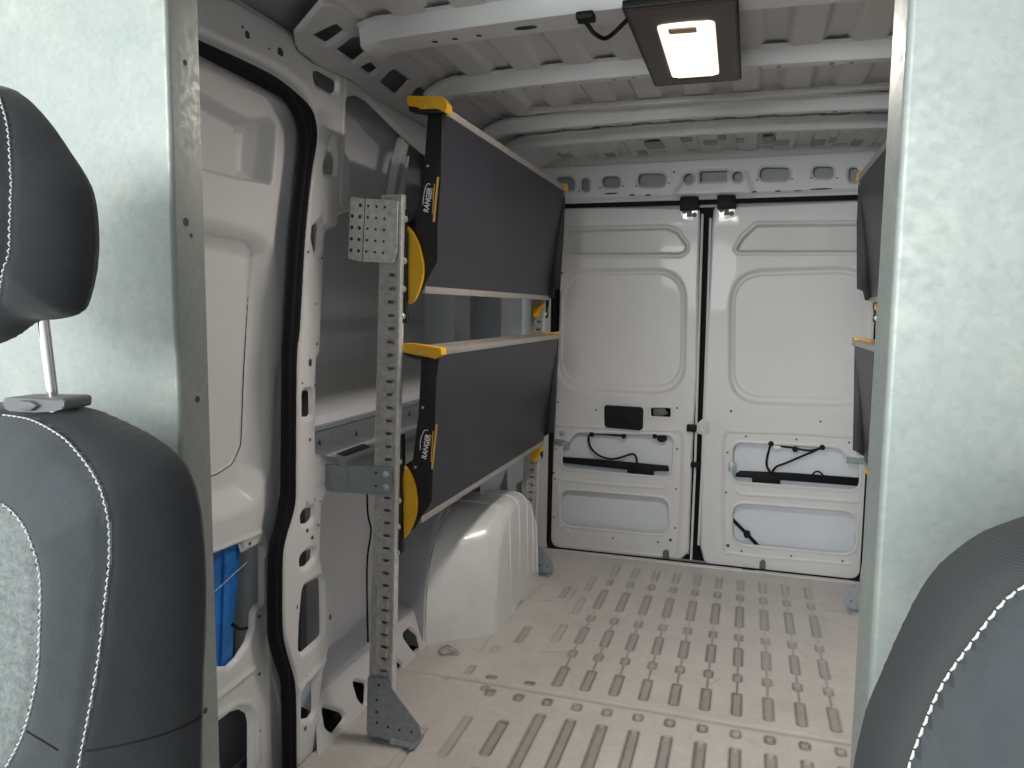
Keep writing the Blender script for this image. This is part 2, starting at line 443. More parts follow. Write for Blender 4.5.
# ---- left wall ---------------------------------------------------
wl = root('wall_left', kind='structure')
PW = PX(-1.13); PD = PX(-1.175); PO = PX(-1.235)
seal_r = [(297, 768), (296, 690), (292.5, 668), (286, 645), (283, 624), (283, 560), (286, 539), (292.5, 517), (295.6, 501), (296, 480),
          (297, 360), (300, 330), (305, 242), (311, 180), (316, 150), (317, 132), (314, 114), (305.6, 99), (285, 81), (259, 66), (201.6, 39.4)]
seal_l = [(201.6, 55), (270, 90), (285, 99), (294, 112.5), (300, 129), (301, 150), (298, 180), (291, 242), (285.5, 330), (284, 360), (283, 480),
          (281, 501), (277.5, 524), (272, 545), (270, 575), (270, 622), (271.5, 643), (277.5, 665), (283, 687), (285, 768)]
sr = PW.q(seal_r); sl = PW.q(seal_l)
sr_full = [(sr[0][0], -.08)] + sp2(sr, 3) + [(.93, sr[-1][1] + .0)]
out_w = sr_full + [(.93, 1.935), (1.5, 1.935)] + PW.q([(296, 33), (298, 47), (316, 62), (350, 76)]) + [(2.2, 1.90), (3.74, 1.90), (3.74, 1.845)] + \
    PW.q([(430, 158), (405, 137), (385, 117), (368, 100), (358, 95), (350, 97), (347.5, 105), (347, 152.5), (350.6, 155.6), (351, 186),
          (363.7, 192), (377, 196), (386, 200), (386, 212), (349, 212), (340, 216), (340, 226), (331, 230), (327, 235), (325, 272), (321.5, 355),
          (318, 360), (317, 435), (317.5, 454), (330, 456), (346, 461.5), (347.5, 479), (334.7, 492), (327, 496.5), (323, 506), (322, 557.5),
          (324.5, 569), (334, 592), (336.6, 605), (335, 631), (326, 665), (322.6, 688), (321, 705), (318, 768)])
out_w.append((PW.uv(318, 768)[0], -.08))
wh = [[(316.7, 71), (320.6, 70.3), (338.6, 81), (337.8, 90.6), (334, 93.8), (316, 83), (315, 75)],
      [(333, 134), (334.4, 147.5), (337, 162.5), (336, 175), (325, 174), (325, 166), (330, 150)],
      [(321, 221.6), (318.7, 251), (316.5, 255), (313, 238.5), (314, 227)],
      [(304, 391), (312, 390.5), (312.3, 414.7), (309.7, 417), (304, 417)],
      [(302, 515), (307.6, 509), (315, 507.5), (315, 517), (309.4, 523.5), (303, 524.4)],
      [(301, 558), (307.6, 551.6), (316, 549), (315, 558), (307.6, 566.6), (302, 567.5)],
      [(304.7, 587), (320.7, 578), (323, 582), (324, 630), (322, 637), (304, 653), (300.4, 650), (301, 624), (303, 600)],
      [(303.8, 688), (315, 678.4), (315, 712), (310.4, 718.7), (303, 719.7)]]
wholes = [fillet(PW.q(h), .012) for h in wh]
wd = dts(PW, [(308, 252), (321.7, 258), (315, 304, .003), (316.7, 344, .004), (310, 362.5, (.008, .011)), (302, 383, .0035), (314.7, 385, .0035),
              (309.7, 439.7, .005), (307, 530.6, .006), (312, 537.5, .006), (318, 525), (301.4, 594, (.003, .007)), (297, 607, (.003, .007)), (330, 617, (.006, .009)),
              (307, 677.5, (.004, .006)), (313.7, 671, (.004, .006)), (305, 728.5, .006), (304, 764, .01), (242, 27), (247, 35, (.009, .010)), (264, 50, .004),
              (269, 49, .004), (280, 52.6, (.013, .012)), (307, 503, (.002, .006)), (314.6, 499.5, (.002, .006)), (320, 501.5, .003), (296, 47, .004)])
relief('pillar_panel', PW, out_w, [M['paint'], M['cavity']], wl, holes=wholes, dots=wd, du=.0042, lip=.012, lipw=.016,
       ridges=[(PW.q([(345, 80), (343, 120), (341, 170), (340, 180), (339.5, 200), (341, 206)]), .005, -.004),
               (PW.q([(201, 30), (258, 56), (285, 70), (307, 88)]), .02, .008),
               (PW.q([(325, 660), (300, 690)]), .012, .006), (PW.q([(330, 480), (318, 490), (316, 520), (316, 555)]), .01, -.004)])
# rail and roof-edge panel above the bay
PCp = Plane((-1.13, 0, 1.897), (0, 1, 0), (.905, 0, .426))
qc = PCp.q
ch = [[(313, 37), (336, 26), (345, 33), (327, 45.5)], [(337, 51.5), (353, 39.5), (369, 39), (368.5, 52), (354, 63.5)],
      [(360.5, 69), (370, 64), (378, 71), (370, 76.5)], [(380, 84), (393, 70.5), (409, 82), (396, 96.5)], [(408, 104), (418, 88), (432, 97.5), (420, 113)],
      [(378.5, 49), (381, 43.5), (397, 42), (397, 45.5), (379, 49.5)]]
out_c = qc([(350, 82), (316, 68), (297, 52), (295, 34), (321, 3)]) + [(1.80, .235), (3.74, .235), (3.74, -.02), (2.2, -.02)]
relief('roof_edge_rail', PCp, out_c, M['paint2'], wl, holes=[fillet(qc(h), .006) for h in ch], du=.0045, lip=.010, lipw=.012)
MB().prism(PCp, [(.93, -.03), (3.7, -.03), (3.7, .3), (.93, .3)], -.055, -.05).build('rail_cavity', M['hole'], wl)
# roof edge in front of the first bow
relief('front_roof_edge', PX(-1.13), [(.93, 1.93), (1.78, 1.93), (1.78, 1.937), (.93, 1.945)], M['paint2'], wl, du=.006, lip=.004)
# outer skin
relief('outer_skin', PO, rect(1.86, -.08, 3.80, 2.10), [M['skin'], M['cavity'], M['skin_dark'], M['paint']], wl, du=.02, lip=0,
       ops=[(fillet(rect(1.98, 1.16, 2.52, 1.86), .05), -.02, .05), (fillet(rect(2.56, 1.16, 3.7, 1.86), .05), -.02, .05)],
       regions=[(rect(1.95, .92, 2.9, 1.075), 3), (rect(2.54, 1.44, 3.8, 1.95), 2)])  # lit band and darker upper bay: light and shade put into the paint
# dark sheet added behind the pillar so its punched holes look dark
MB().box((-1.232, 1.79, -.05), (-1.226, 1.93, 1.99)).build('pillar_cavity', M['cavity'], wl)
b = MB()
b.box((-1.232, 1.86, 1.12), (-1.20, 1.925, 1.95)); b.build('pillar_inner', M['hole'], wl); b = MB(); b.box((-1.232, 1.86, -.05), (-1.20, 1.925, .72)); b.build('pillar_inner', M['hole'], wl)
# bay frame rail (white folded bracket and rib)
b = MB(); PRB = PX(-1.15)
b.prism(PRB, PRB.q([(404.6, 138), (409, 134), (420, 130), (427, 117), (429, 134), (424, 139), (411, 142), (408, 146), (401, 178), (398, 196), (393.5, 196), (397, 176)]), -.03, 0, .003)
b.build('bay_frame', M['paint2'], wl)
b = MB(); b.prism(PX(-1.16), PX(-1.16).q([(408, 156), (409.5, 156), (405.5, 196), (403, 196)]), -.03, 0, .002)
b.build('bay_rib', M['skin'], wl)
# belt rail with ledge
b = MB()
b.box((-1.235, 1.915, .795), (-1.215, 3.72, .893), .004); b.box((-1.22, 1.915, .878), (-1.211, 3.72, .886), .003)
for px, py in ((319, 443), (356, 434), (409, 414)):
    p = PX(-1.215).at(px, py); b.prism(PX(-1.215), [(p[1] - .012, p[2] - .002), (p[1] + .012, p[2] - .010), (p[1] + .006, p[2] + .013)], 0, .001, 0, 1)
b.build('belt_rail', [M['zinc_blue'], M['cavity']], wl)
b = MB(); b.box((-1.235, 1.93, .70), (-1.105, 3.70, .800), .018, seg=3)
pz = PZ(.8); b.prism(pz, fillet(pz.q([(336, 454), (345, 456.5), (371, 447), (363, 443.5)]), .008), 0, .001, 0, 1)
b.build('ledge', [M['paint2'], M['cavity']], wl)
# ribs on the outer skin seen in the gap between the folded shelves
for (p0, p1) in ((455, 471), (502, 524)):
    b = MB()
    pl = PX(-1.10); y0 = pl.uv(p0, 312)[0]; y1 = pl.uv(p1, 312)[0]
    b.box((-1.235, y0, .89), (-1.10, min(y1, 3.70), 1.88), .012)
    b.build('body_rib', M['door_skin'], wl)
# rear corner post panel low down behind the wheel arch
PB = PX(-1.05)
relief('rear_corner_panel', PB, [(2.95, .05), (3.74, .05), (3.74, .80), (2.95, .80)], M['door_skin'], wl, du=.006,
       holes=[fillet(PB.q(h), .012) for h in ([(499.5, 489), (504, 478), (508, 468), (508.5, 494), (501, 493)], [(516.5, 485), (523, 481), (523, 500), (517, 499)],
                                              [(516.5, 507), (523, 504), (523, 522), (517, 517)])])
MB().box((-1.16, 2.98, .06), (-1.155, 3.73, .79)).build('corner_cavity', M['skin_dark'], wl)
# sill
PSI = Plane((-1.10, 0, 0), (0, 1, 0), (-.30, 0, .95)); qs = PSI.q
out_s = qs([(318, 700), (321, 776)]) + [(2.56, -.02), (2.56, .10)] + qs([(417, 606), (394, 622), (369, 648), (345, 668), (322, 688)])
sh = [[(322.6, 706), (342, 712), (346, 717), (334, 733), (326, 727)], [(352.7, 680), (367, 683), (366, 707), (358.6, 698)],
      [(392, 655), (405, 666.5), (395, 678)], [(402.6, 635), (410, 628), (418, 635), (422, 649), (417, 653), (411, 647)]]
relief('sill', PSI, out_s, M['paint2'], wl, holes=[fillet(qs(h), .012) for h in sh], du=.004, lip=.01)
MB().box((-1.21, 1.2, -.04), (-1.205, 2.55, .08)).build('sill_cavity', M['cavity'], wl)
st_ = [PSI.pt(*p) for p in [(1.80, .094)] + qs([(322, 688), (345, 668), (369, 648), (394, 622), (417, 606)]) + [(2.56, .10)]]
mesh('sill_flange', [tuple(p) for p in st_] + [(-1.236, p[1], p[2] + .03) for p in st_], [(i, i + 1, i + 8, i + 7) for i in range(6)], M['skin'], wl)
MB().box((-1.2, .93, -.05), (-1.10, 3.77, -.03)).build('sill_base', M['cavity'], wl)
# thin wire running down behind the upright
pl = PX(-1.10); b = MB(); b.tube(smooth_path([pl.at(*p) for p in [(366, 470), (367, 495), (368, 515), (371, 531), (367.5, 557), (367, 590), (368, 642)]], 5), .003, 6)
b.build('wire', M['black'], wl)
# steel wheel house behind the plastic cover
def arcprof(yc, a0, a1, h, n0, n1, N=40):
    out = []
    for k in range(N + 1):
        th = PI * k / N; c, s = math.cos(th), math.sin(th)
        e, a = (n0, a0) if c > 0 else (n1, a1)
        out.append((yc - a * math.copysign(abs(c) ** (2 / e), c), h * abs(s) ** (2 / e)))
    return out
V = []; Fc = []; pr = arcprof(2.98, .51, .48, .54, 2.6, 2.3)
for x in (-1.235, -1.115, -1.105):
    V += [(x, y, z * (1 if x < -1.11 else .96)) for y, z in pr]
for r_ in range(2):
    for k in range(len(pr) - 1): Fc.append((r_ * 41 + k, r_ * 41 + k + 1, (r_ + 1) * 41 + k + 1, (r_ + 1) * 41 + k))
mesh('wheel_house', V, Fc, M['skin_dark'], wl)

# rubber weatherstrip of the sliding door
tr = relief('trim_1', PX(-1.128), [(sr[0][0], -.07)] + sp2(sr, 3) + [(.88, sr[-1][1])] + [(.88, sl[0][1])] + sp2(sl, 3) + [(sl[-1][0], -.07)],
            M['rubber'], du=.004, lip=0, func=lambda P, d: -.010 + .018 * sst(-d / .016) - .012 * np.exp(-((d + .03) / .006) ** 2))
tr['kind'] = 'structure'

# ---- sliding door (door_1) ---------------------------------------
d1 = root('door_1', kind='structure', loc=(-1.2, 1.4, 0))
smid = [(291, 768), (290, 690), (285, 667), (279, 645), (277, 622), (277, 575), (279, 543), (285, 522), (288, 500), (289.5, 480), (290.5, 360), (292, 330),
        (298, 242), (304, 180), (308, 150), (308, 130), (303, 113), (295, 99), (277, 86), (259, 77), (201.6, 47)]
dm = PD.q(smid)
out_d = [(dm[0][0], -.07)] + sp2(dm, 3) + [(.9, dm[-1][1] + .02), (.9, -.07)]
rec1 = fillet(PD.q([(150, 62), (249, 118), (270, 115), (277.5, 122), (276.5, 145), (273, 187), (230, 178.7), (150, 157)]), .03)
rec2o = fillet(PD.q([(150, 203), (230, 220), (264, 229), (276, 248), (278, 300), (274, 400), (271, 470), (257, 508), (225, 522), (150, 540)]), .06)
seam2 = fillet(PD.off(-.042).q([(150, 218), (208.7, 235), (238, 240), (250, 250), (248.5, 290), (243.7, 372), (241, 445), (232.5, 464), (217.5, 474), (150, 497)]), .04)
h3 = fillet(PD.q([(190, 562), (217, 554), (242, 544), (244.7, 553.5), (261.6, 546), (262, 603), (257, 605), (253, 612.5), (252, 629), (247.5, 643), (238, 658), (229, 667), (219, 667), (190, 670)]), .008)
h4 = fillet(PD.q([(190, 742), (219, 724), (232.5, 713), (242, 710), (249, 714), (251, 723), (251, 800), (190, 810)]), .012)
rec1b = fillet(PD.q([(248, 122), (268, 119), (274.5, 126), (273, 145), (270.5, 182), (251, 178)]), .02)
relief('inner_panel', PD, out_d, [M['paint'], M['cavity'], M['skin_dark']], d1, holes=[h3, h4], du=.0032, lip=.012, lipw=.014,
       ops=[(rec1, -.045, .02), (rec1b, -.03, .03), (rec2o, -.042, .075), (seam2, -.004, .004)],
       ridges=[(PD.q([(200, 557), (217, 551), (262, 532), (266, 540), (266, 555)]), .006, .005), (PD.q([(219, 697), (255, 668)]), .008, .005),
               (PD.q([(200, 724), (221, 714), (238, 703), (250, 704), (257, 716), (258, 760)]), .008, .006),
               (PD.q([(201, 60), (268, 96), (284, 106), (291, 118), (294, 135), (290, 180), (283, 260), (279, 360)]), .016, .010),
               (PD.q([(268, 640), (268, 700), (270, 768)]), .01, .006)],
       dots=dts(PD, [(249.6, 543.5, .005), (259, 616.5, .005), (242, 680, .008), (259, 674, .005), (259.5, 731, .005), (284, 200, .003)]))
b = MB(); b.prism(PD, fillet(PD.off(-.07).q([(251, 125), (266, 122), (271.5, 128), (270.5, 145), (268.5, 179), (253.5, 175.5)]), .02), -.08, -.0725, .002); b.build('shaded_pocket_panel', M['skin_dark'], d1)  # deeper panel; the recess's deep shade is put into its dark colour
b = MB(); sv = [PD.pt(u, v, -.0425) for u, v in seam2]; b.tube(sv + [sv[0]], .0014, 5); b.build('panel_seam', M['black'], d1)
mesh('cavity_back', [(-1.30, .85, -.07), (-1.30, 1.9, -.07), (-1.30, 1.9, 2.03), (-1.30, .85, 2.03)], [(0, 1, 2, 3)], M['cavity'], d1)
b = MB(); pb = PX(-1.200)
b.prism(pb, pb.q([(196, 552), (240, 540), (238, 580), (234, 630), (229, 672), (196, 676)]), -.002, 0)
b.prism(pb, pb.q([(223, 540), (234, 540), (230, 676), (219, 676)]), 0, .008, .003)
b.build('blue_sheet', M['blue'], d1)
b = MB(); y0 = PX(-1.24).uv(250, 600)[0]
b.tube([(-1.245, y0 + .02, .28), (-1.245, y0 + .03, .50), (-1.245, y0 + .05, .70)], .052, 20); b.build('window_motor_cover', M['darkgrey'], d1)
b = MB(); pl = PX(-1.19)
b.tube(smooth_path([pl.at(*p) for p in [(232, 624), (240, 629), (252, 627)]], 5), .004, 6); b.build('cable', M['black'], d1)
b = MB(); pl = PX(-1.185); b.tube([pl.at(210, 596), pl.at(247, 562)], .0012, 5); b.build('tension_wire', M['zinc_blue'], d1)
pl = PX(-1.25); mesh('lower_inner_skin', [pl.at(200, 700), pl.at(258, 690), pl.at(258, 800), pl.at(200, 800)], [(0, 1, 2, 3)], M['darkgrey'], d1)

# ---- ceiling -----------------------------------------------------
ce = root('ceiling', kind='structure', loc=(XC, 2.3, 2.0))
def camber(x):
    return .012 * (abs(x - XC) / .75) ** 2
def camber_old(x): 
    a = abs(x - XC); return .030 * (a / .75) ** 2 + .035 * max(0, min(1, (a - .66) / .16)) ** 2
PR_ = Plane((0, 0, 1.985), (0, 1, 0), (1, 0, 0))
x_a = PZ(1.985).uv(469, 88)[0]; x_b = PZ(1.985).uv(866, 51)[0]
PITCH = (x_b - x_a) / 8.0
x_a = PZ(1.985).uv(516, 82)[0]; x_b = PZ(1.985).uv(833, 53)[0]; PITCH = (x_b - x_a) / 6.0
def roof_h(P, d):
    x = P[:, 1]; a = np.abs(x - XC)
    ph = ((x - x_a) / PITCH + .5) % 1.0 - .5; w = np.abs(ph) * PITCH
    cor = -.016 * (1 - sst((w - .022) / .022))
    return cor + .014 * (a / .75) ** 2
relief('roof_skin', PR_, rect(.85, -.985, 3.76, .575), M['roof'], ce, du=.05, dv=.004, lip=0, func=roof_h, angle=80)
def bow(y0, zb, hgt, dep, holes=(), xmin=-2):
    """hat-section bow: sloped front face, flat underside; ends sweep down to the roof rail"""
    prof = [(-.014, hgt + .004), (0, hgt), (.006, .006), (.012, 0), (dep - .012, 0), (dep - .006, .006), (dep, hgt), (dep + .014, hgt + .004)]
    xs = [-1.02, -.995, -.975, -.95, -.925, -.90] + list(np.linspace(-.86, .45, 26)) + [.49, .515, .54, .565, .585, .61]
    xs = [x for x in xs if x > xmin]; V = []; n = len(prof)
    for x in xs:
        a = abs(x - XC); drop = .018 * (a / .75) ** 2 + .040 * max(0, (a - .71) / .10) ** 1.8
        wd_ = 1 + .35 * max(0, (a - .70) / .15)
        V += [(x, y0 + dep / 2 + (py - dep / 2) * wd_, zb + pz - drop) for py, pz in prof]
    Fc = [(i * n + j, (i + 1) * n + j, (i + 1) * n + j + 1, i * n + j + 1) for i in range(len(xs) - 1) for j in range(n - 1)]
    b = MB(); b.add(V, Fc, 0)
    for (x, y, rx, ry) in holes:
        a = abs(x - XC); z = zb - .018 * (a / .75) ** 2 - .0012
        b.add([(x + rx * math.cos(2 * PI * k / 12), y0 + y + ry * math.sin(2 * PI * k / 12), z) for k in range(12)], [tuple(range(12))], 1)
    return b.build('roof_bow', [M['paint'], M['cavity']], ce, 40)
def hl(y, xs, rx=.006, ry=.005): return [(x, y, rx, ry) for x in xs]
bow(1.80, 1.942, .046, .115, hl(.07, [-.80, -.745, -.68, -.42, -.30], .008, .007) + [(-.555, .06, .030, .012)], xmin=-.985)
bow(2.31, 1.942, .045, .060, hl(.035, [-.80, -.77, -.70, -.64, -.42, -.36, .0, .05, .19, .24]))
bow(2.84, 1.938, .042, .055, hl(.03, [-.7, -.5, -.3, .05, .25]))
bow(3.12, 1.938, .040, .055, hl(.03, [-.75, -.5, -.45, -.2, .05, .25]))
b = MB()
for yy, zz in ((2.735, 1.962),):
    b.box((-.80, yy, zz), (.45, yy + .03, zz + .02), .004)
b.build('roof_stiffener', M['paint2'], ce)
# dull sound-deadening patches near the back of the roof
b = MB()
for px, py, w, hgt in ((566, 158, .06, .10), (580, 166, .03, .09), (610, 158, .05, .10), (642, 156, .05, .10), (655, 150, .08, .12), (686, 144, .05, .10), (710, 147, .06, .10), (722, 143, .035, .10), (740, 145, .035, .09), (768, 145, .05, .12), (782, 147, .06, .12), (818, 146, .06, .12), (832, 143, .03, .1), (857, 145, .04, .12)):
    x, y = PZ(1.965).uv(px, py)
    zc = 1.985 - .014 * (abs(x - XC) / .75) ** 2
    b = MB(); b.box((x - w / 2, y - hgt / 2, zc - .0025), (x + w / 2, y + hgt / 2, zc + .008), .003); b.build('roof_pad', M['pad'], ce)

b = MB(); b.box((-1.30, .86, 2.03), (.90, 3.90, 2.05)); b.build('roof_light_block', M['hole'], ce)  # shell added over the roof to stop sky light leaking into the cavities
b = MB(); b.box((-1.24, .80, -.10), (.80, 3.80, -.085)); b.build('floor_light_block', M['cavity'], bpy.data.objects['floor'])  # sheet added under the floor to stop light leaking up
b = MB(); b.box((-1.15, -.75, 1.93), (.75, .84, 1.97), .01); b.build('unseen_cab_roof', M['skin'], ce)  # unseen cab roof, added to block light from above
b = MB(); b.box((-1.2, -1.6, -.12), (.8, .80, -.08)); b.build('unseen_cab_floor', M['cavity'], bpy.data.objects['floor'])  # unseen dark cab floor, added to block light from below
b = MB(); b.box((-1.24, -1.2, -.1), (-1.20, .84, .86), .01); tag(b.build('unseen_cab_door_left', M['darkgrey']), kind='structure')  # unseen lower half of the left cab door, added to block side light
# ---- right wall (mostly behind the bulkhead) ----------------------
wr = root('wall_right', kind='structure', loc=(.72, 2.2, 0))
PRW = Plane((.72, 0, 0), (0, -1, 0), (0, 0, 1))
relief('inner_panel', PRW, rect(-3.76, -.03, -.80, 1.93), M['paint2'], wr, du=.012,
       ops=[(fillet(rect(-3.6, 1.0, -2.35, 1.82), .06), -.06, .05), (fillet(rect(-2.2, 1.0, -1.0, 1.82), .06), -.06, .05),
            (fillet(rect(-2.2, .2, -1.0, .85), .06), -.06, .05), (fillet(rect(-3.6, .62, -2.35, .85), .04), -.04, .05)])
Pcr = Plane((.72, 0, 1.92), (0, -1, 0), (-.88, 0, .47))
relief('roof_edge_rail', Pcr, rect(-3.74, 0, -.8, .24), M['paint2'], wr, du=.01)
V = []; Fc = []; pr = arcprof(2.98, .50, .44, .49, 2.8, 2.3)
for x, s in ((.72, 1), (.53, 1), (.49, .95), (.48, .86), (.48, .01)): V += [(x, 2.98 + (y - 2.98) * s, z * s) for y, z in pr]
for r_ in range(4):
    for k in range(40): Fc.append((r_ * 41 + k, (r_ + 1) * 41 + k, (r_ + 1) * 41 + k + 1, r_ * 41 + k + 1))
mesh('wheel_house', V, Fc, M['arch'], wr)

b = MB(); b.box((.78, -1.2, -.1), (.82, .84, .86), .01); tag(b.build('unseen_cab_door_right', M['darkgrey']), kind='structure')  # unseen lower half of the right cab door, also added as light blocker
# ---- rear wall: header, door frame -------------------------------
we = root('wall_rear', kind='structure', loc=(XC, 3.75, 0))
PH = PY(3.725)
hp = [[(556, 178), (560, 176.5), (570, 176.5), (574, 181), (574, 190), (562, 190)], [(581, 179.5), (585, 177.5), (589, 180), (589, 190), (585, 192), (581, 189)]]
hh = [fillet(PH.q(h), .01) for h in hp]
def slot(x0, y0, x1, y1): return fillet(PH.q([(x0, y1), (x1, y1), (x1, y0), (x0, y0)]), .027, 6)
hh += [slot(602, 176, 620, 187), slot(638, 173, 665, 186), slot(760, 167, 790, 180), slot(813, 166, 834, 177.5), slot(849, 167, 859, 182)]
hh += [ell(PH, 688.5, 178.5, 5.2, 5.2), ell(PH, 737.5, 176.5, 5.2, 5.5), fillet(PH.q([(700, 182), (727, 181), (727, 170), (700, 171)]), .004)]
hd = dts(PH, [(579, 191, .004), (600, 188, .004), (623, 186, .004), (636, 186, .004), (669, 183, .004), (674, 172, .005), (757, 180, .004), (792, 179, .004), (811, 178, .004), (837, 178, .004)])
hd += [(*PH.uv(x, y), (rx, .004)) for x, y, rx in ((611, 193.5, .038), (632, 195, .016), (648, 195, .016), (753, 192, .018), (778, 191, .014), (798, 190.5, .018), (821, 189, .05))]
relief('header', PH, [(-1.12, 1.765), (.72, 1.765), (.72, 1.965), (-1.12, 1.955)], [M['paint'], M['cavity']], we, holes=hh, dots=hd, du=.004, lip=.012, lipw=.014,
       ops=[(rect(-1.2, 1.70, .8, 1.80), -.018, .02), (fillet([(-.40, 1.765), (.02, 1.765), (-.03, 1.90), (-.32, 1.90)], .03), .012, .03)])
b = MB(); b.box((-1.12, 3.785, 1.74), (.72, 3.79, 2.0)); b.build('header_cavity', M['skin_dark'], we)
b = MB(); b.box((-1.12, 3.735, 1.935), (.72, 3.77, 2.02)); b.build('header_top', M['paint2'], we)
# dark frame around and behind both doors
b = MB()
b.box((-1.15, 3.835, -.06), (.74, 3.845, 1.80)); b.build('door_gap', M['rubber'], we)
for xa, xb_ in ((-1.15, -.965), (.555, .74)): b = MB(); b.box((xa, 3.745, 0), (xb_, 3.80, 1.80), .004); b.build('door_jamb', M['paint2'], we)
PSE = PY(3.748)
ring_o = fillet([(-.972, -.01), (.565, -.01), (.565, 1.772), (-.965, 1.772)], .05)
ring_i = fillet([(-.945, .012), (.535, .012), (.535, 1.750), (-.935, 1.750)], .05)
t2 = relief('trim_2', PSE, ring_o, M['rubber'], holes=[ring_i], du=.005, lip=0, func=lambda P, d: .012 * sst(-d / .01)); t2['kind'] = 'structure'
b = MB(); b.box((-.96, 3.715, -.02), (.56, 3.80, .006), .004); tt = b.build('trim_3', M['paint2']); tt['kind'] = 'structure'

# ---- rear doors --------------------------------------------------
PR = PY(3.768); PB2 = PY(3.815)
def door(name, outline, ops, holes, ridges, dots):
    r = root(name, kind='structure', loc=(PR.uv(*outline[0])[0], 3.79, 0))
    relief('inner_panel', PR, fillet(PR.q(outline), .02), [M['paint'], M['cavity'], M['paint2']], r, holes=holes, ops=ops, ridges=list(ridges) + [(list(h) + [h[0]], .010, .009) for h in holes], dots=dots, du=.004, lip=.012, lipw=.010, regions=[(ops[1][0], 2)])
    return r
q = PR.q
def ring_ridge(pts, w=.005, h=.004): p = q(pts); return (p, w, h)
up = fillet(q([(563, 230), (667, 227.5), (678, 232), (688, 246), (686, 252), (680, 255), (563, 255)]), .03)
up_o = fillet(q([(557, 226.5), (668, 224), (680, 228.5), (691, 245), (689, 254), (681, 258.5), (557, 258.5)]), .04)
bg_o = fillet(q([(556, 269), (688, 266.5), (686.5, 397), (554, 391)]), .17, 10)
bg_i = fillet(q([(562, 275), (682.5, 272.5), (681, 388.5), (560, 383)]), .14, 10)
hA = fillet(q([(562.5, 446), (570, 442), (576, 433), (672.5, 435.8), (671, 477), (562.5, 468)]), .035, 8)
hB = fillet(q([(561, 490), (668, 499), (668.5, 534.5), (561, 525)]), .055, 8)
hC = fillet(q([(651, 408), (670.5, 408), (670.5, 417), (651, 416)]), .004)
frame = [(556, 425), (640, 430), (681, 431), (683, 445), (681, 520), (678, 552)]
L = door('door_2', [(563, 206), (699, 207.5), (700, 214), (696.6, 380), (693, 440), (690, 520), (689, 552), (681, 560), (610, 555), (554, 548), (549, 541), (550, 500), (556, 380), (560, 260)],
         [(up_o, .006, .012), (up, -.028, .012), (bg_o, -.016, .022), (bg_i, -.006, .007)], [hA, hB, hC],
         [ring_ridge(frame, .005, .008), ring_ridge([(557, 479), (600, 484), (664, 488), (667, 484)], .006, .004), ring_ridge([(560, 545), (660, 556)], .006, .003),
          ring_ridge([(558, 486), (559, 525), (570, 533)], .01, .003), ring_ridge([(612, 526.5), (612, 524), (573, 520)], .008, -.004)],
         dts(PR, [(558, 402, .005), (596, 410, .005), (677, 408, .005), (572, 427, .005), (661, 431, .005), (677.5, 431, .006), (677, 449, .005), (556, 449, .004), (553.5, 473, .006),
                  (555, 479, .005), (676, 489, .005), (554, 517, .005), (675, 528, .005), (569.5, 534, .005), (613, 538, .005), (658, 542, .005), (670.5, 540, .008), (562, 273, .006)]))
upR = fillet(q([(756, 224.5), (868, 223), (868, 252.5), (738, 252.5), (735.5, 249), (742, 238)]), .03)
upRo = fillet(q([(754, 221), (872, 219.5), (872, 256), (736, 256), (731, 250), (739, 235)]), .03)
bRo = fillet(q([(728.5, 269), (876, 264), (875, 409.5), (727, 405)]), .17, 10)
bRi = fillet(q([(734, 275.5), (869, 271), (868, 401), (733, 397)]), .14, 10)
hRA = fillet(q([(733.5, 443), (838, 448.6), (847, 457.5), (859, 459), (859, 490), (733, 481)]), .045, 8)
hRB = fillet(q([(733, 503.5), (856, 513), (855, 554), (733, 542.8)]), .06, 8)
frameR = [(724, 550), (723, 500), (724, 436), (728, 431.5), (790, 433), (866, 438)]
R = door('door_3', [(714, 206.5), (880, 199), (878, 300), (872, 440), (864, 575), (856, 581), (780, 575), (717, 570), (704, 562), (700, 546), (702, 440), (707, 330), (712, 225)],
         [(upRo, .006, .012), (upR, -.028, .012), (bRo, -.016, .022), (bRi, -.006, .007)], [hRA, hRB],
         [ring_ridge(frameR, .005, .008), ring_ridge([(737, 491), (740, 494), (790, 497), (858, 502)], .007, .004), ring_ridge([(722, 552), (750, 556), (850, 564)], .006, .003),
          ring_ridge([(791, 546), (791, 541), (846, 546)], .008, -.004)],
         dts(PR, [(731, 411, .006), (820.5, 421.5, .005), (746, 436.5, .005), (796.5, 439.5, .005), (849, 442.5, .005), (727.6, 452.5, .005), (726, 492.5, .005), (865, 503.5, .005), (867, 471, .005),
                  (724.6, 532.5, .005), (728, 545.5, .008), (741.5, 551, .005), (791, 556, .005), (842.5, 561, .005), (863, 546, .005), (726, 565.5, .005), (731, 566, .005), (865, 496, .005)]))
for nm, r, x0, x1 in (('L', L, -.93, -.225), ('R', R, -.185, .535)):
    b = MB(); b.box((x0 + .02, 3.806, .03), (x1 - .02, 3.812, .70)); b.build('outer_panel', M['door_skin'], r)
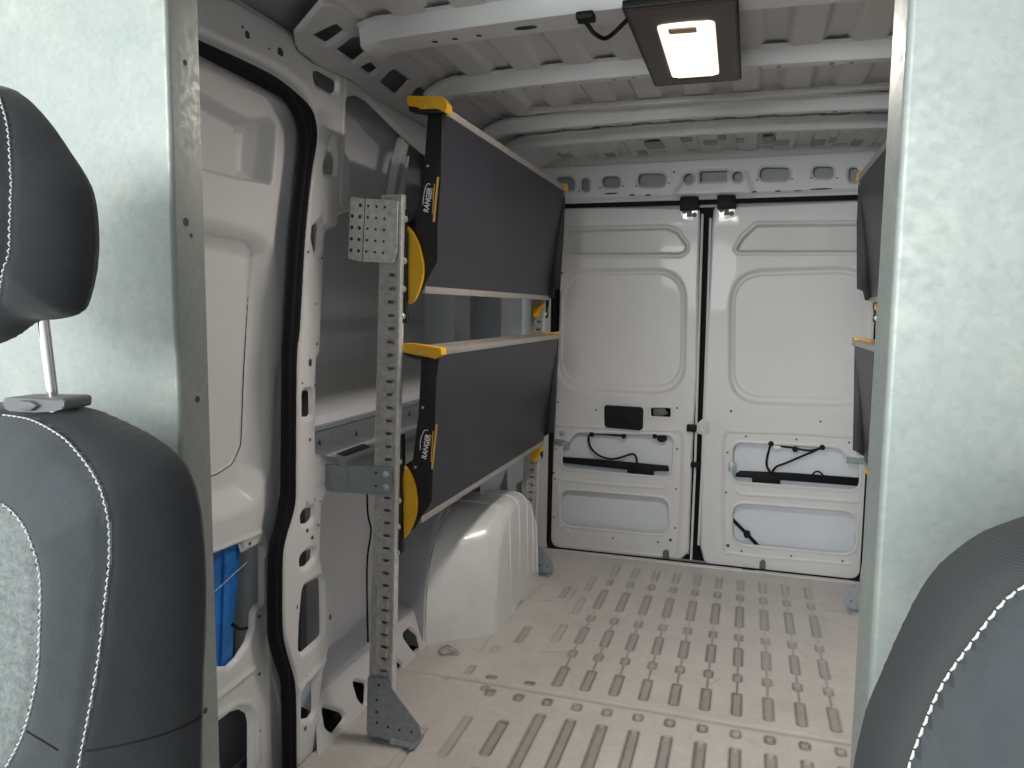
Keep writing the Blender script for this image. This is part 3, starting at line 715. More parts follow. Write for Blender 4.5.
# handle, latch rods, wires
PLr = PY(3.79)
def wire(pl, pts, r, name, par, m='black'):
    b = MB(); b.tube(smooth_path([pl.at(*p) for p in pts], 6), r, 6); return b.build(name, M[m], par)
b = MB()
b.prism(PR, fillet(q([(605, 406.5), (606, 405), (641, 407), (643.5, 409), (643, 428), (640, 429.8), (609, 427), (605.5, 425)]), .008), -.005, .022, .006)
b.prism(PR, fillet(q([(620, 411.5), (631.5, 411.5), (631.5, 422.5), (620, 422.5)]), .003), .02, .026, .002)
hd_ = b.build('door_handle', M['black'], L)
b = MB(); b.prism(PR.off(-.012), q([(653, 409), (664, 408.5), (668, 414), (660, 417), (653, 416)]), -.01, 0, .002); b.build('lock_mechanism', M['darkgrey'], L)
b = MB(); b.prism(PLr, PLr.q([(561, 457), (600, 459.5), (668, 466), (669, 471), (640, 471), (561, 462.5)]), -.01, .008, .003)
b.prism(PLr, PLr.q([(627.6, 464), (653.6, 467), (653.6, 475.5), (627.6, 472.5)]), -.012, .012, .003); b.build('latch_rod', M['black'], L)
wire(PY(3.78), [(625, 436), (608, 434.5), (592, 434), (588.5, 438), (591, 448), (600, 456), (612, 459), (622, 457), (632, 454), (636, 457), (637, 464)], .0055, 'cable', L)
for px, py in ((624, 436), (592, 434), (655, 436)): b = MB(); b.disc(PY(3.775), *PY(3.775).uv(px, py), .012, 0, .012); b.build('cable_clip', M['black'], L)
b = MB(); b.prism(PY(3.785), ell(PY(3.785), 662, 438, 5, 4), 0, .012); b.build('grommet', M['black'], L)
b = MB(); b.prism(PR, fillet(q([(554.5, 439), (560, 439), (570, 442), (570, 446), (560, 446), (554.5, 444)]), .003), -.004, .004, .001); b.build('mounting_plate', M['zinc_blue'], L)
b = MB(); b.bolt(PR, *PR.uv(562, 433.5), .010, 0); b.build('bolt', M['zinc'], L)
b = MB(); b.prism(PR, fillet(q([(663, 560), (663, 551), (666, 549), (669, 551), (669.5, 560)]), .006), -.004, .008, .002); b.build('bottom_latch', M['darkgrey'], L)
b = MB(); b.prism(PR, q([(661, 559), (676, 561), (676, 565), (661, 563)]), 0, .03, .003); b.build('latch_stop', M['black'], L)
b = MB(); b.box((PR.uv(687, 424)[0], 3.735, PR.uv(690, 431)[1]), (PR.uv(697, 424)[0], 3.77, PR.uv(690, 424)[1]), .006)
b.build('side_striker', M['black'], L); b = MB()
b.box((PR.uv(691, 461)[0], 3.735, PR.uv(690, 466)[1]), (PR.uv(701, 461)[0], 3.77, PR.uv(690, 461.5)[1]), .003); b.build('side_striker', M['black'], L)
# right door fittings
b = MB(); b.prism(PLr, PLr.q([(735.5, 474), (740, 471), (790, 473), (859, 478), (859, 486), (790, 480.5), (735.5, 476.5)]), -.01, .008, .003)
b.prism(PLr, PLr.q([(752, 473), (780, 475), (780, 484.5), (752, 482.5)]), -.012, .014, .003); b.build('latch_rod', M['black'], R)
P78 = PY(3.78)
wire(P78, [(771, 443), (767.5, 455), (766.5, 465), (770, 472)], .0055, 'cable', R)
wire(P78, [(771, 443), (783, 446.5), (794, 448), (807, 450.5), (816, 449.5), (822, 447)], .005, 'cable', R)
wire(P78, [(822, 447), (814, 451), (800, 457), (786, 463), (776, 467), (771, 474)], .0055, 'cable', R)
wire(P78, [(811, 476), (816, 471.5), (821, 473), (825, 478)], .004, 'cable', R)
for px, py in ((771, 443.5), (822, 447), (795, 449)): b = MB(); b.disc(PY(3.775), *PY(3.775).uv(px, py), .013, 0, .012); b.build('cable_clip', M['black'], R)
b = MB(); b.prism(P78, P78.q([(773, 445), (780.5, 446), (780.5, 449), (773, 448)]), 0, .006, .001); b.build('tape_tag', M['white_ink'], R)
b = MB(); P79 = PY(3.795); b.tube([P79.at(730, 517), P79.at(745, 532), P79.at(760, 548)], .0085, 8); b.prism(P79, ell(P79, 747, 534, 3.4, 3.4), -.012, .016); b.build('check_strap', M['black'], R)
b = MB(); b.prism(PR, fillet(q([(728, 462), (736, 463), (736, 472), (728, 471)]), .002), -.004, .004, .001); b.build('mounting_plate', M['zinc_blue'], R); b = MB()
b.prism(PR, fillet(q([(846, 457.5), (866, 457.5), (869, 459), (869, 465), (846, 463)]), .003), -.004, .004, .001); b.build('mounting_plate', M['zinc_blue'], R)
b = MB(); b.bolt(PR, *PR.uv(860, 452), .011, 0); b.build('bolt', M['zinc'], R)
b = MB(); b.prism(PR, fillet(q([(697, 424), (702, 419), (709, 421), (709.5, 433), (704, 435), (697, 433)]), .008), 0, .006, .002); b.bolt(PR, *PR.uv(702, 430), .010, .006); b.build('striker_plate', M['paint2'], R)
b = MB(); b.prism(PR, fillet(q([(759.5, 571), (759.5, 562), (762.5, 559), (765.5, 561), (765.5, 572)]), .006), -.004, .008, .002); b.build('bottom_latch', M['darkgrey'], R)
b = MB(); b.prism(PR, q([(755.5, 570.5), (772, 571.5), (772, 576), (755.5, 575)]), 0, .03, .003); b.build('latch_stop', M['black'], R)
b = MB(); b.prism(PR, fillet(q([(719, 572), (720, 567), (723, 566), (725, 569), (725, 573)]), .004), 0, .012, .002); b.build('rubber_stop', M['black'], R)
wire(PY(3.735), [(724, 570), (735, 571.5), (745, 569), (755, 571)], .004, 'cable', R)
# edge beads in the gap between the doors
for r, pts in ((L, [(702.5, 214), (699, 330), (695, 470), (691, 560)]), (R, [(710.5, 218), (707, 330), (702, 470), (698.5, 545)])):
    b = MB(); pl = PY(3.772); b.tube([pl.at(*p) for p in pts], .006, 8); b.build('edge_bead', M['paint'], r)
for r, c, s in ((L, 689.5, 204), (R, 726.5, 202.5)):
    pl = PY(3.735); b = MB(); b.prism(pl, pl.q([(c - 9.3, s - 6.5), (c + 9.3, s - 7), (c + 9.3, s + 5.5), (c - 9.3, s + 6.5)]), -.03, .02, .004)
    for k in range(5): b.prism(pl, pl.q([(c - 7 + k * 3, s - 7.5), (c - 5.6 + k * 3, s - 7.5), (c - 5.6 + k * 3, s - 5), (c - 7 + k * 3, s - 5)]), 0, .024, .001)
    t = b.build('top_latch', M['black'], r)
    b = MB(); b.prism(PR, fillet(q([(c - 7.5, s + 5), (c + 8.5, s + 4.5), (c + 7.5, s + 13), (c + 2, s + 17), (c - 8, s + 14)]), .008), 0, .004, .001); b.build('latch_plate', M['zinc_bright'], t)
    b = MB(); b.prism(PR, q([(c - 2.4, s + 5), (c + 2.4, s + 5), (c + 2.4, s + 13), (c - 2.4, s + 13)]), .004, .014, .002)
    b.bolt(PR, *PR.uv(c - 5, s + 7.5), .008, .004); b.bolt(PR, *PR.uv(c + 5, s + 11), .008, .004); b.build('latch_bolt', M['darkgrey'], t)
WORLD, P_WS, P_LAMP, EXPO = 1.75, 160, 10.5, 0.16
# ================================================================== THINGS
# ---- wheel arch cover --------------------------------------------
V = []; Fc = []; N = 48
def cov(x, s):
    t = (x + 1.10) / .22; t = min(max(t, 0), 1)
    y0 = 2.50 + .17 * t; y1 = 3.40 - .07 * t; yc = 2.98
    return [(x, yc + (y - yc) * (1 - (1 - s) * .9), z * s) for y, z in arcprof(yc, yc - y0, y1 - yc, .468, 3.1, 2.25, N)]
rings = [(-1.118, .985), (-1.105, 1.0)] + [(x, 1.0) for x in np.linspace(-1.08, -.945, 7)]
rings += [(-.945 + .055 * math.sin(a), 1 - .11 * (1 - math.cos(a))) for a in np.linspace(.15, PI / 2, 9)]
rings += [(-.889, .80), (-.886, .6), (-.884, .35), (-.884, .02)]
for x, s in rings: V += cov(x, s)
n = N + 1
for r_ in range(len(rings) - 1):
    for k in range(N): Fc.append((r_ * n + k, (r_ + 1) * n + k, (r_ + 1) * n + k + 1, r_ * n + k + 1))
arch = root('wheel_arch_cover', 'milky white plastic wheel arch cover bulging up from the floor below the left shelving', 'wheel arch', (-1.0, 2.95, 0))
b = MB(); b.add(V, Fc)
def on_arch(y, prof):
    for (a, b_) in zip(prof[:-1], prof[1:]):
        if a[1] <= y <= b_[1]: t = (y - a[1]) / max(b_[1] - a[1], 1e-9); return a[2] + t * (b_[2] - a[2])
    return 0
for y in (2.84, 2.97, 3.09, 3.18, 3.25):
    pts = []
    for x, s in rings[:-4]:
        c = cov(x, s); z = on_arch(y, c)
        if z > .02: pts.append((x, y, z + .0018))
    zt = pts[-1][2]
    for f in (.8, .6, .4, .2): pts.append((-.8865 + .001 * (1 - f), y + .012 * (1 - f), zt * f))
    b.tube(pts, .0028, 6, 1)
b.build('cover', [M['arch'], M['rib_white']], arch, 50)
b = MB(); rim = [(x - .002, y, z) for x, y, z in cov(-1.11, 1.012)]
b.tube(rim, [.005 + .008 * (k % 6 == 0) for k in range(len(rim))], 6); b.build('rim', M['paint2'], arch)
# ---- tie-down ring -----------------------------------------------
tx, ty = fl.uv(451, 653)
td = root('tie_down_ring', 'small steel tie-down ring lying on the floor in front of the wheel arch', 'tie-down ring', (tx, ty, 0))
b = MB(); b.tube([(tx - .02 + .022 * math.cos(a), ty + .026 * math.sin(a), .010 + .004 * math.sin(a)) for a in np.linspace(0, 2 * PI, 20)], .0045, 8, cap=False)
b.build('ring', M['zinc'], td)
b = MB(); b.disc(fl, tx + .012, ty, .022, 0, .006, 20); b.disc(fl, tx + .012, ty, .011, .006, .008, 12); b.box((tx - .008, ty - .010, .004), (tx + .012, ty + .010, .018), .004)
b.build('mount', M['zinc'], td)

# ---- left shelving unit ------------------------------------------
UG = 'folding shelving units along the walls'
un = root('shelving_unit', 'folding shelving unit on the left wall with two charcoal trays folded up', 'shelving', (-.93, 2.6, 0))
PU = PY(1.872)
pL = [(381.5, 195), (377.5, 262), (374.5, 360), (372.3, 590), (369.8, 677), (368, 735)]; pRt = [(401, 195), (398.5, 262), (396.2, 360), (393.3, 590), (391.8, 690), (391, 738)]
zt = PU.uv(390, 195)[1]; xt = (PU.uv(*pL[0])[0], PU.uv(*pRt[0])[0]); zb = .004; xb = (PU.uv(*pL[-1])[0] - .002, PU.uv(*pRt[-1])[0] - .002)
def px_at(z):                                       # the post leans a little outward at its foot
    t = (z - zb) / (zt - zb); return xb[0] + (xt[0] - xb[0]) * t, xb[1] + (xt[1] - xb[1]) * t
slots = []
z = PU.uv(387, 275)[1]; dz = z - PU.uv(387, 288.5)[1]
while z > .20:
    a, c = px_at(z); m_ = a + (c - a) * .62; slots.append(fillet(rect(m_ - .0115, z - .0035, m_ + .0105, z + .0035), .003, 3)); z -= dz
up_bm = relief('upright', PU, [(xb[0], zb), (xb[1], zb), (xt[1], zt), (xt[0], zt)], M['zinc'], un, holes=slots, du=.0032, lip=.003, lipw=.004,
               ridges=[([(px_at(.24)[0] + .02, .24), (px_at(.45)[0] + .02, .45)], .003, .003), ([(px_at(.24)[0] + .05, .24), (px_at(.45)[0] + .05, .45)], .003, .003)])
b = MB()
b.prism(PU, [(xb[1] - .0015, zb), (xb[1] + .0045, zb), (xt[1] + .0045, zt), (xt[1] - .0015, zt)], -.022, .004, .0015)
b.prism(PU, [(xb[0] - .001, zb), (xb[0] + .002, zb), (xt[0] + .002, zt), (xt[0] - .001, zt)], -.022, .0, .001)
b.prism(PU, [(xb[0], zb), (xb[1], zb), (xt[1], zt), (xt[0], zt)], -.0225, -.0205)
b.prism(PU, [(xt[0], zt - .004), (xt[1], zt - .004), (xt[1], zt), (xt[0], zt)], -.02, .001)
b.build('side_flange', M['zinc_bright'], up_bm)
# plates
PP = PY(1.862)
def plate_part(name, polys, m, holes, parent, r=.004, fold=()):
    b = MB()
    for pl, poly, w0, w1, bev in polys: b.prism(pl, fillet(pl.q(poly), r), w0, w1, bev)
    for a_, b_ in fold: b.tube([PP.at(*a_, -.0005), PP.at(*b_, -.0005)], .0013, 6, 1)
    for pl, px, py, rr, h in holes:
        u, v = pl.uv(px, py)
        b.disc(pl, u, v, rr, h, .0008, 12, 1, rx=rr * .9)
    return b.build(name, [m, M['cavity']], parent)
pa = plate_part('mounting_plate', [(PP, [(365, 198.5), (398, 200.7), (396.8, 250), (394, 263), (362.3, 261.6)], -.003, 0, .001),
                                   (PP, [(350.4, 196.4), (364.6, 198.5), (361.9, 261.6), (347.5, 258.5)], -.006, -.002, .001)], M['zinc_bright'],
                [(PP, 352.5 + c * 8.3 - r_ * .45 - (.8 if c else 0), 204.5 + r_ * 11.4 + c * .7, .0052 if c < 2 else .0038, -.002 if c < 2 else 0) for c in range(5) for r_ in range(5)], up_bm, fold=[((365.4, 198.6), (362.2, 261.6))])
def bolts(pl, pts, r, w, par, m='zinc_bright'):
    for p in pts: b = MB(); b.bolt(pl, *pl.uv(*p), r, w); b.build('bolt', M[m], par)
bolts(PP, ((352.5, 204.5), (390.5, 233.5), (389.5, 220)), .0055, 0, up_bm)
pa = plate_part('wall_bracket', [(PP, [(347.3, 466), (375, 467), (390, 467.5), (391.5, 469), (391, 493), (389, 495), (374, 494.5), (347.8, 492.8)], -.004, 0, .0015)], M['zinc_blue'],
                [(PP, 376 + c * 9, 473 + r_ * 13, .004, 0) for c in range(2) for r_ in range(2)], up_bm, .002)
b = MB(); b.box((PP.uv(347.3, 470)[0] - .09, 1.858, PP.uv(350, 493)[1]), (PP.uv(347.3, 470)[0] + .002, 1.866, PP.uv(350, 466)[1]), .002)
b.build('bracket_return', M['zinc_blue'], up_bm)
bolts(PP, ((386, 474), (386, 487)), .006, 0, up_bm)
PG = PY(1.862)
gp = [(367.5, 677), (384, 679), (388, 684), (419, 726), (421, 736), (419.5, 741), (412, 743), (366.5, 732.5)]
pa = plate_part('foot_gusset', [(PG, gp, -.004, 0, .001)], M['zinc_blue'], [(PG, *p, .0045, 0) for p in ((378.7, 685), (376.7, 700), (376.5, 712), (377, 722.5), (388, 727), (399.5, 730), (411.5, 732))], up_bm)
b = MB(); p0 = fl.uv(366, 735); p1 = fl.uv(421, 741)
b.box((p0[0] + .03, 1.862, .0), (p1[0], 1.93, .005), .002); b.tube([(p1[0] - .012, 1.852, .006), (p1[0], 1.86, .012), (p1[0], 1.92, .012)], .005, 8)
b.build('foot_plate', M['zinc_blue'], up_bm)

def tray(name, n0, n1, f0, f1, upper):
    """tray seen from its underside; n0/n1 near top/bottom (x,z)"""
    o = np.array([n1[0], 1.925, n1[1]]); v = np.array([n0[0] - n1[0], 0, n0[1] - n1[1]]); Lh = np.linalg.norm(v)
    pl = Plane(o, (0, 1, 0), v); W = 1.33
    b = MB(); b.prism(pl, rect(-.016, 0, W, Lh), -.004, 0); sh_ = b.build('shelf', M['shelf'], un)
    b = MB()
    b.prism(pl, rect(-.004, -.016, W + .004, .004), -.020, .004, .003)
    b.build('bottom_rail', M['alu'], sh_)
    b = MB(); b.prism(pl, rect(-.004, Lh - .010, W + .004, Lh + .010), -.018, .005, .004); b.prism(pl, rect(0, Lh - .012, W, Lh + .006), -.070, -.060, .002)
    b.prism(pl, rect(0, Lh - .012, W, Lh - .009), -.065, -.01)
    b.build('top_rail', M['alu'], sh_)
    return sh_, pl, Lh
sU, plU, LU = tray('shelf', (-.787, 1.766), (-.851, 1.304), None, None, True)
sLo, plL, LL = tray('shelf', (-.802, 1.130), (-.864, .658), None, None, False)
PBk = PY(1.908); PF_ = PY(3.272)
def end_parts(sh_, brk, disc, cap, under, fbrk, fcap, bolts, fq):
    b = MB(); b.prism(PBk, PBk.q(brk), -.004, 0, .001); b.prism(PBk, PBk.q(under), -.02, .012, .001); b.build('end_bracket', M['bracket'], sh_)
    b = MB(); b.prism(PBk, sp2(PBk.q(disc), 3, False), .0005, .012, .004); b.build('pivot_quadrant', M['yellow'], sh_)
    b = MB(); b.prism(PBk, fillet(PBk.q(cap), .004), -.022, .016, .003); b.build('corner_cap', M['yellow'], sh_)
    cx_ = sum(p[0] for p in cap) / len(cap); cy_ = sum(p[1] for p in cap) / len(cap)
    for p, w in [((cx_ - 2, cy_ + 1), .016)] + [(p, 0) for p in bolts]: b = MB(); b.disc(PBk, *PBk.uv(*p), .0033, w, .0035); b.build('rivet', M['zinc_bright'], sh_)
    b = MB(); b.prism(PF_, PF_.q(fbrk), -.004, 0, .001); b.build('end_bracket', M['bracket'], sh_)
    b = MB(); b.prism(PF_.off(.01), PF_.off(.01).q(fq), -.004, .006, .002); b.build('pivot_quadrant', M['yellow'], sh_)
    b = MB(); b.prism(PF_, PF_.q(fcap), -.02, .02, .003); b.build('corner_cap', M['yellow'], sh_)
end_parts(sU, [(428, 113), (443, 113), (441, 175), (437.5, 224), (437, 262), (430, 274), (421, 292), (412, 300), (407.5, 302), (408, 226), (414, 214), (420, 200), (423.5, 172)],
          [(408.5, 226), (414, 232), (419.5, 243), (423.3, 257), (424.8, 268), (423.8, 280), (420, 292), (414.5, 302.5), (408.3, 304)],
          [(409.4, 98.8), (412, 97.3), (444, 98), (449, 104.4), (449, 110), (447, 114), (440, 110), (428, 109.6), (422.5, 110.5), (419.7, 108.5), (410, 107)],
          [(410, 106), (445, 108), (444, 114), (427, 114), (411, 112)],
          [(565, 193), (564, 230), (560, 288), (555, 290), (553, 298), (545, 299), (541, 287), (552, 230)],
          [(561.5, 184), (567, 184), (567.5, 192), (563, 192)], [(428, 166)], [(532, 305), (537, 308), (541, 302), (545, 300), (545, 306), (541, 309), (540, 316), (535, 318), (532, 314)])
end_parts(sLo, [(420, 358), (437, 357), (435, 418), (432.5, 474), (431.6, 500), (428, 508), (422, 515), (415, 528), (404, 537), (404, 466), (409, 462), (413, 460), (418.5, 414), (421.5, 366)],
          [(403.8, 463.5), (408, 467), (413, 476), (416.5, 487), (418.2, 502), (416.6, 517), (411, 531), (405, 538)],
          [(404.7, 343), (417, 344), (443, 348), (443.5, 355), (437.5, 358.7), (430, 356.5), (417, 354.5), (404.7, 351.5)],
          [(405, 350), (440, 355), (438, 360), (418, 359), (406, 355)],
          [(558.5, 337), (555, 405), (553.8, 432), (550, 433), (542, 438), (537, 430), (548, 370)],
          [(542, 333), (560, 331.5), (560.5, 339), (557, 340), (556, 335.5), (544, 336)], [(415.6, 467), (423, 407.5)], [(531, 452), (535, 449), (543, 444), (543, 450), (539, 454), (538, 460), (534, 463), (531, 459)])
# hinge plates with bolts on the upright's flank
PHg = PY(1.895)
for pts, bo in (([(402, 211), (405.5, 209), (408.5, 214), (408, 224), (406, 228), (408.5, 234), (408, 300), (406.5, 308), (407.5, 320), (405, 323), (401, 322)],
                 [(406, 219.5), (405.2, 261), (404.3, 289), (403.4, 316)]),
                ([(399.5, 434), (403.5, 434), (404, 470), (402, 478), (403.5, 500), (402, 515), (403, 552), (400, 556), (396.5, 553)],
                 [(400, 461.5), (399.6, 500), (398.8, 526), (398.2, 552)])):
    b = MB(); b.prism(PHg, PHg.q(pts), -.01, .006, .001); hp_ = b.build('hinge_plate', M['bracket'], up_bm)
    bolts(PHg, bo, .0062, .006, up_bm)
# printed strips
def decal(sh_, t0, t1, tsz, sw, g0, g1, h0, h1, d0):
    u0, v0 = PBk.uv(*t0); u1, v1 = PBk.uv(*t1); an = math.atan2(v1 - v0, u1 - u0); Ln = math.hypot(v1 - v0, u1 - u0)
    o = text_mesh('lettering', 'RANGER', PBk, u0 + .0045, v0, .0205, an, M['white_ink'], sh_, .15, .0012, .028)
    xs = [(v.co.x - u0) * math.cos(an) + (v.co.z - v0) * math.sin(an) for v in o.data.vertices]; k = Ln / max(xs)
    for v in o.data.vertices:
        a = (v.co.x - u0) * math.cos(an) + (v.co.z - v0) * math.sin(an); c = -(v.co.x - u0) * math.sin(an) + (v.co.z - v0) * math.cos(an)
        a *= k; v.co.x = u0 + a * math.cos(an) - c * math.sin(an); v.co.z = v0 + a * math.sin(an) + c * math.cos(an)
    u2, v2 = PBk.uv(*d0); text_mesh('lettering', 'DESIGN', PBk, u2, v2, .006, an, M['gold_ink'], sh_, .1, .0012, .0, 1.5)
    b = MB(); b.tube(smooth_path([PBk.at(*p, .001) for p in sw], 6), [.0007] + [.0012] * (6 * (len(sw) - 1) - 1) + [.0005], 6); b.build('swoosh', M['white_ink'], sh_)
    for (a, c, w) in ((g0, g1, .0030), (h0, h1, .0012)):
        b = MB(); a = PBk.uv(*a); c = PBk.uv(*c); b.prism(PBk, [(c[0] - w, c[1]), (c[0] + w, c[1]), (a[0] + w, a[1]), (a[0] - w, a[1])], .0003, .0012); b.build('stripe', M['gold_ink'], sh_)
decal(sU, (426.6, 213), (430.9, 188), 0, [(423, 205), (423.8, 196.5), (425.5, 188), (428, 183.7), (430.7, 184.8)], (438.2, 177), (433.8, 222), (434.6, 184), (432.6, 214), (432.3, 200))
decal(sLo, (424.8, 459.5), (429, 434.5), 0, [(420.2, 450), (421, 439), (424.5, 430.5), (428.3, 430.5)], (436.9, 424), (432.2, 469), (433.2, 431), (431.2, 462), (430.2, 446))
# far upright: the near upright's parts repeated further back
def dup(o, parent, dy):
    c = o.copy(); C.objects.link(c); c.parent = parent; c.matrix_parent_inverse = o.matrix_parent_inverse.copy()
    if parent is un: c.location = (o.location[0] + .012, o.location[1] + dy, o.location[2])
    for ch in [k for k in o.children]:
        if ch.name.split('.')[0] in ('side_flange', 'foot_gusset', 'foot_plate', 'hinge_plate', 'bolt', 'wall_bracket'): dup(ch, c, dy)
    return c
fu = dup(up_bm, un, 1.47)
# ---- right shelving unit: mirror of the left one ------------------
ur = root('shelving_unit', 'folding shelving unit on the right wall, half hidden behind the right bulkhead panel', 'shelving', (.52, 2.6, 0))
MXC = -.2025
def mirror(o, parent):
    me = o.data.copy(); me.transform(o.matrix_world if False else Matrix.Translation(o.location))
    me.transform(Matrix.Translation((2 * MXC, 0, 0)) @ Matrix.Scale(-1, 4, (1, 0, 0))); me.flip_normals()
    c = bpy.data.objects.new(o.name.split('.')[0], me); link(c, parent)
    for ch in list(o.children):
        if ch.name.split('.')[0] not in ('lettering', 'swoosh', 'stripe'):
            l0 = ch.location.copy(); ch.location = l0 + o.location; mirror(ch, c); ch.location = l0
for ch in list(un.children): mirror(ch, ur)

# ---- ceiling lamp ------------------------------------------------
zl = 1.900; PLm = Plane((0, 0, zl), (0, 1, 0), (1, 0, 0))
lx0, ly0 = PZ(zl).uv(625, 10); lx1, ly1 = PZ(zl).uv(739, 84)
lc = (-.172, 2.02)
lamp = root('ceiling_lamp', 'lit rectangular lamp in a dark plastic frame hanging from the ceiling bows', 'lamp', (lc[0], lc[1], 1.90))
Wl, Ll = .246, .60
x0, x1, y0, y1 = lc[0] - Wl / 2, lc[0] + Wl / 2, lc[1] - Ll / 2, lc[1] + Ll / 2
ql = PLm.q
lens_px = [(657, 28), (660, 26), (712, 21.3), (715, 24), (719, 73), (717, 75.5), (675, 78.5), (672, 76.5)]
lens_uv = PLm.off(.003).q(lens_px)
hole = PLm.q([(653, 25), (712, 18.5), (719, 77.5), (668, 81.5)])
relief('lamp_frame', PLm, [(y0, x0), (y0, x1), (y1, x1), (y1, x0)], M['brown_plastic'], lamp, du=.005, lip=.008, lipw=.012,
       ops=[(fillet(hole, .05), -.012, .03)])
b = MB(); b.box((x0 + .001, y0 + .001, zl + .004), (x1 - .001, y1 - .001, zl + .024), .003); b.build('lamp_housing', M['black'], lamp)
b = MB(); b.prism(PLm, fillet(lens_uv, .02), -.014, .003, .005); b.build('lens', M['lens'], lamp)
b = MB(); b.prism(PLm, fillet(PLm.off(.003).q([(671, 36), (704, 34), (708, 71), (680, 74)]), .03, 8), .0031, .0036); b.build('glowing_element', M['element'], lamp)
b = MB(); b.prism(PLm, fillet(PLm.off(.004).q([(668, 29), (696, 27), (697, 31.5), (669.5, 33.5)]), .004), .0031, .006, .001); b.build('switch_bar', mat('warm_lens_bar', (.42, .30, .22), .5), lamp)
b = MB(); cz = PZ(1.918); cp = [cz.at(*p) for p in [(583, 20), (588, 25), (594, 33), (604, 38.5), (612, 34.5), (620, 27), (629, 18)]]
b.tube(smooth_path(cp, 6), .0055, 8); b.build('power_cable', M['black'], lamp)
b = MB(); cz = PZ(1.920); p = cz.at(582, 19); b.box(p - [.012, .02, .006], p + [.03, .02, .012], .005); b.build('cable_plug', M['black'], lamp)

# ---- bulkhead panels ---------------------------------------------
def bulkhead(label, xo, xe, xf, s, loc, dots):
    r = root('bulkhead_panel', label, 'bulkhead', loc)
    th = .0022; R_ = .007; pr = [(xo, .85), (xe - s * R_, .85)]
    for a in np.linspace(0, PI / 2, 6)[1:]: pr.append((xe - s * R_ + s * R_ * math.sin(a), .85 + R_ - R_ * math.cos(a)))
    pr.append((xf, .918))
    inn = [(xo, .85 + th), (xe - s * R_, .85 + th)]
    for a in np.linspace(0, PI / 2, 6)[1:]: inn.append((xe - s * R_ + s * (R_ - th) * math.sin(a), .85 + R_ - (R_ - th) * math.cos(a)))
    inn.append((xf - s * th, .918)); ring = pr + inn[::-1]; n = len(ring); V = [(x, y, .002) for x, y in ring] + [(x, y, 1.93) for x, y in ring]
    k = len(pr); Fc = [(i, (i + 1) % n, n + (i + 1) % n, n + i) for i in range(n)]
    for z0 in (0, n):
        Fc += [(z0 + i, z0 + i + 1, z0 + n - 2 - i, z0 + n - 1 - i) for i in range(k - 1)]
    if s < 0: Fc = [f[::-1] for f in Fc]
    b = MB(); b.add(V, Fc)
    if dots:
        for px, py, rr in dots:
            pl = PX(xe + .0005) if s > 0 else None
            if pl:
                u, v = pl.uv(px, py); t = (u - .857) / .061; x = xe + (xf - xe) * t + .0008
                b.add([(x, u + rr * math.cos(2 * PI * a / 10), v + rr * math.sin(2 * PI * a / 10)) for a in range(10)], [tuple(range(10))], 1)
    b.build('sheet', [M['galv'], M['cavity']], r, 30); return r
bulkhead('galvanised steel bulkhead panel left of the doorway, behind the left seat', -1.19, -.744, -.751, 1, (-.97, .87, 0),
         [(187, 62.5, .004), (187, 222, .006), (193, 235.5, .0035), (199.5, 399.5, .005), (207, 711, .005)])
bulkhead('galvanised steel bulkhead panel right of the doorway, behind the right seat', .70, .136, .133, -1, (.42, .87, 0), None)

# ---- seats -------------------------------------------------------
def dashes(path, pl, hf, r, L_, gap, mb):
    P = [np.array(p) for p in path]; seg = [np.linalg.norm(b_ - a) for a, b_ in zip(P[:-1], P[1:])]; tot = sum(seg); s = 0
    def at(t):
        for a, b_, l in zip(P[:-1], P[1:], seg):
            if t <= l: return a + (b_ - a) * t / l
            t -= l
        return P[-1]
    while s + L_ < tot:
        a, m_, c = at(s), at(s + L_ / 2), at(s + L_); q3 = [pl.pt(*p, hf(p) + (.0008 if i == 1 else -.0006)) for i, p in enumerate((a, m_, c))]
        mb.tube(q3, [r * .7, r, r * .7], 6); s += L_ + gap
def dome(dep, R_):
    def f(P, d): t = np.clip(-d / R_, 0, 1); return dep * np.sqrt(np.clip(1 - (1 - t) ** 2, 0, 1))
    return f
def mirror_u(pts, uc): return pts + [(2 * uc - u, v) for u, v in reversed(pts)]
def on_dome(pl, pts, hf):
    out = []
    for p in pts:
        h = 0.0
        for _ in range(10): uv_ = pl.off(h).uv(*p); h = .5 * h + .5 * hf(uv_)
        out.append(uv_)
    return out
